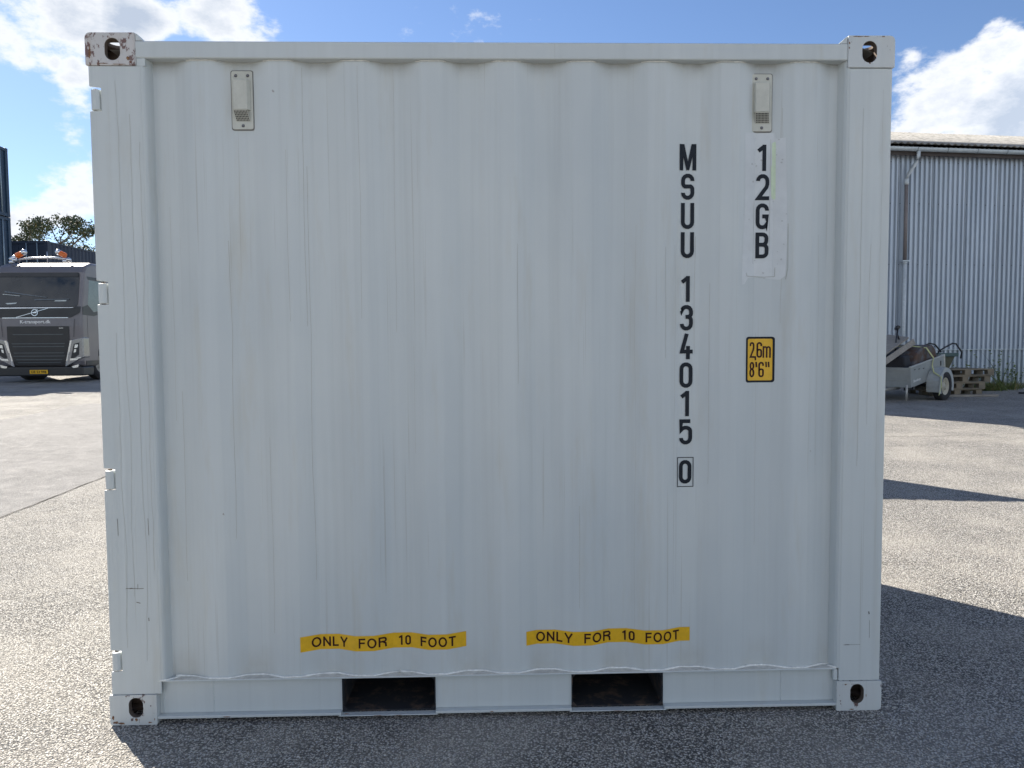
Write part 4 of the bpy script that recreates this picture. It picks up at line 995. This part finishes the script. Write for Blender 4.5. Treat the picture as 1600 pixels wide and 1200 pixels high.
load('board', plank((-.62, .34, .935), (.80, .36, 1.175), (0, .42, .06), .03), M_wood, 'upper wide grey board lying on the trailer load', 'board')
bm = bmesh.new(); tube(bm, [(.30, .42, .95), (.42, .44, 1.20), (.55, .46, 1.42)], .018, 8); tube(bm, [(.47, .40, 1.455), (.53, .45, 1.445), (.60, .50, 1.42), (.64, .54, 1.40)], [.032, .045, .045, .035], 8); tube(bm, [(.49, .45, 1.31), (.62, .47, 1.17)], .018, 8)
load('tool_handle', bm, M_tblack, 'black T shaped tool handle sticking up from the trailer load', 'tool')
M_strap = plain('strap_yellow', (.42, .43, .20), .7)
bm = bmesh.new(); sp_ = [(.60, .60, 1.03), (.75, .35, 1.03), (.93, .08, .96), (1.02, -.018, .735), (.93, -.020, .60), (.80, -.10, .48), (.70, -.28, .40), (.62, -.30, .20), (.46, -.32, .075)]
for a, b in zip(sp_, sp_[1:]):
    a, b = Vector(a), Vector(b); w_ = Vector((.022, 0, .004)); q = [a-w_, a+w_, b+w_, b-w_]
    vs = [bm.verts.new(p) for p in q]+[bm.verts.new(p+Vector((0, -.003, .003))) for p in q]
    bm.faces.new(vs[:4]); bm.faces.new(vs[4:][::-1])
    for i in range(4): bm.faces.new((vs[i], vs[(i+1) % 4], vs[4+(i+1) % 4], vs[4+i]))
load('strap', bm, M_strap, 'yellow lashing strap over the trailer load, hanging down to the ground', 'strap')

# ------------------------------------------------------------------ pallets
M_pal = NM('pallet_wood'); _a = M_pal.noise((5, 40, 40), 1, 4, .6); _b = M_pal.noise((1, 1, 1), 3, 3, .5)
M_pal.set(M_pal.mix(M_pal.rng(_b, .4, .6), M_pal.mix(M_pal.rng(_a, .3, .7), (.085, .08, .068), (.15, .135, .11)), (.20, .165, .115)), .85); M_pal = M_pal.m
def pallet(loc, rz, label):
    p = empty('pallet', label, 'pallet', loc, rz, 'pallets stacked beside the trailer')
    bm = bmesh.new()
    for i in range(5): y = i*.164; box(bm, 0, 1.2, y, y+(.145 if i % 2 == 0 else .10), .122, .144)
    obj('deck_board', bm, M_pal, p)
    bm = bmesh.new()
    for x in (0, .5275, 1.055): box(bm, x, x+.145, 0, .8, .100, .1215)
    obj('stringer_board', bm, M_pal, p)
    bm = bmesh.new()
    for x in (0, .5275, 1.055):
        for y in (0, .3275, .70): box(bm, x, x+.145, y, y+.10, .022, .0995)
    obj('block', bm, M_pal, p)
    bm = bmesh.new()
    for y in (0, .3275, .70): box(bm, 0, 1.2, y, y+.10, 0, .0215)
    obj('bottom_board', bm, M_pal, p)
    return p
pz = gz(12.6)+.004
for i, (dx, dy, a, lb) in enumerate(((0, 0, 8, 'bottom pallet of the stack beside the trailer'), (.03, .02, 5, 'second pallet from the ground in the stack beside the trailer'),
                                     (.16, .0, 7, 'third pallet from the ground in the stack beside the trailer'), (.20, .02, 4, 'top pallet of the stack, shoved to the right'))):
    pallet((10.90+dx, 12.75+dy, pz+i*.1455), R(a), lb)
# planks between
bm = BM((0, 1.25, 0, .12, 0, .04)); tag(obj('plank', bm, M_wood, None, loc=(11.0, 12.62, gz(12.6)+.004)), 'loose plank lying on the ground in front of the pallet stack', 'plank')
# green tub with black tube handles, on the stack
tz = pz+4*.1455+.003
tb = empty('garden_spreader', 'olive green tub with black bent tube handles standing on the pallets', 'spreader', (11.22, 13.15, tz), R(5))
M_olive = plain('olive_plastic', (.085, .085, .055), .6); M_dgreen = plain('green_rim', (.035, .075, .075), .5)
bm = bmesh.new(); A = [bm.verts.new(p) for p in ((-.20, -.14, .0), (.18, -.14, 0), (.18, .16, 0), (-.20, .16, 0))]; B = [bm.verts.new(p) for p in ((-.26, -.20, .27), (.27, -.20, .27), (.27, .22, .27), (-.26, .22, .27))]
bm.faces.new(A[::-1])
for i in range(4): bm.faces.new((A[i], A[(i+1) % 4], B[(i+1) % 4], B[i]))
t1 = obj('tub', bm, M_olive, tb); m = t1.modifiers.new('s', 'SOLIDIFY'); m.thickness = .01
obj('tub_rim', BM((-.50, .33, -.24, -.205, .262, .345), (-.30, .31, .20, .24, .262, .33), (-.30, -.265, -.2, .195, .262, .33), (.275, .31, -.2, .195, .262, .33)), M_dgreen, tb, bevel=.01)
obj('handle', TB(([(-.60, -.15, .42), (-.30, -.15, .55), (-.17, -.15, .53), (-.02, -.15, .36)], .018, 8)), M_tblack, tb, smooth=True)
obj('handle', TB(([(-.22, -.26, .22), (-.16, -.26, .38), (.0, -.26, .47), (.16, -.26, .55), (.24, -.26, .54), (.38, -.26, .36), (.36, -.26, .22)], .018, 8)), M_tblack, tb, smooth=True)

# ------------------------------------------------------------------ weeds at the foot of the wall
def weeds(loc, n, hgt, spread, label, flower=False):
    bm = bmesh.new()
    for _ in range(n):
        bx_, by_ = random.gauss(0, spread), random.gauss(0, spread*.35); h = hgt*random.uniform(.4, 1.0); lean = Vector((random.gauss(0, .45), random.gauss(0, .35), 1)).normalized(); wd = random.uniform(.006, .016)
        side = Vector((random.gauss(0, 1), random.gauss(0, 1), 0)).normalized()*wd; p = Vector((bx_, by_, 0)); prev = None; mi = 1 if random.random() < .15 else 0
        for k in range(4):
            q = p+lean*h*k/3+Vector((lean.x, lean.y, -.15))*h*(k/3)**2*.5; s_ = side*(1-k/3.2); cur = (bm.verts.new(q-s_), bm.verts.new(q+s_))
            if prev: fc = bm.faces.new((prev[0], prev[1], cur[1], cur[0])); fc.material_index = mi
            prev = cur
        if flower:
            for k in range(10):
                q = p+lean*h*random.uniform(.3, 1); s = .035; u_ = Vector((random.gauss(0, 1), random.gauss(0, 1), random.gauss(0, .6))).normalized(); v_ = u_.orthogonal()
                bm.faces.new([bm.verts.new(q+u_*s), bm.verts.new(q+v_*s*.4), bm.verts.new(q-u_*s), bm.verts.new(q-v_*s*.4)])
    o = obj('weed', bm, [M_grass, M_leaf2], None, loc=loc); tag(o, label, 'weed', 'weeds at the foot of the shed wall')
for i, (x, y, n, h, sp_, lb, fl_) in enumerate(((12.95, 14.0, 260, .30, .24, 'low bushy green weed just right of the pallets', False), (13.45, 14.3, 300, .30, .26, 'wider green weed against the shed wall, centre of the clump', False),
        (14.1, 14.7, 110, .20, .30, 'short thin weed at the right edge along the wall', False), (12.9, 14.5, 7, .75, .06, 'tall leafy stem left of the weeds by the wall', True), (14.0, 15.0, 9, 1.2, .09, 'tallest leafy stem against the shed wall', True), (14.35, 15.1, 6, .9, .06, 'slender stem against the wall at the right edge', True))):
    weeds((x, y, gz(y)), n, h, sp_, lb, fl_)
# hose / kerb line at right
bm = bmesh.new(); tube(bm, [(13.1, 13.2, 0), (13.7, 13.0, -.0), (14.4, 12.75, 0), (15.4, 12.6, 0)], .02, 6)
for v in bm.verts: v.co.z += gz(v.co.y)+.018
tag(obj('hose', bm, M_tblack, None), 'black hose lying on the asphalt by the weeds', 'hose')

# ------------------------------------------------------------------ loose pieces become parts of their own
SPLIT = {'downpipe', 'sealant_bead', 'residue_fleck', 'scuff_mark', 'header_plate', 'header', 'sill', 'block', 'deck_board', 'stringer_board', 'bottom_board', 'corner_casting', 'lamp_lens', 'dash_item', 'wiper', 'chassis',
         'grille_frame', 'rail', 'stiffener', 'pipe_clip', 'drawbar', 'chassis_bar', 'crane_pipe', 'tub_rim', 'load_bed', 'side_panel', 'top_rail'}
def split_loose(o):
    me = o.data; par = list(range(len(me.vertices)))
    def find(i):
        while par[i] != i: par[i] = par[par[i]]; i = par[i]
        return i
    for e in me.edges:
        a, b = find(e.vertices[0]), find(e.vertices[1])
        if a != b: par[a] = b
    groups = {}
    for i in range(len(par)): groups.setdefault(find(i), []).append(i)
    if not 2 <= len(groups) <= 40: return
    src = bmesh.new(); src.from_mesh(me)
    for k, ids in enumerate(groups.values()):
        keep = set(ids); b = src.copy(); b.verts.ensure_lookup_table()
        bmesh.ops.delete(b, geom=[v for v in b.verts if v.index not in keep], context='VERTS')
        m2 = me.copy() if k else bpy.data.meshes.new(o.name)
        if not k:
            for mm in me.materials: m2.materials.append(mm)
        b.to_mesh(m2); b.free()
        if k == 0: first = m2
        else:
            c = o.copy(); c.data = m2; C.objects.link(c); c.parent = o.parent
    src.free(); o.data = first
for o in list(C.objects):
    if o.type == 'MESH' and o.name.split('.')[0] in SPLIT and o.parent: split_loose(o)
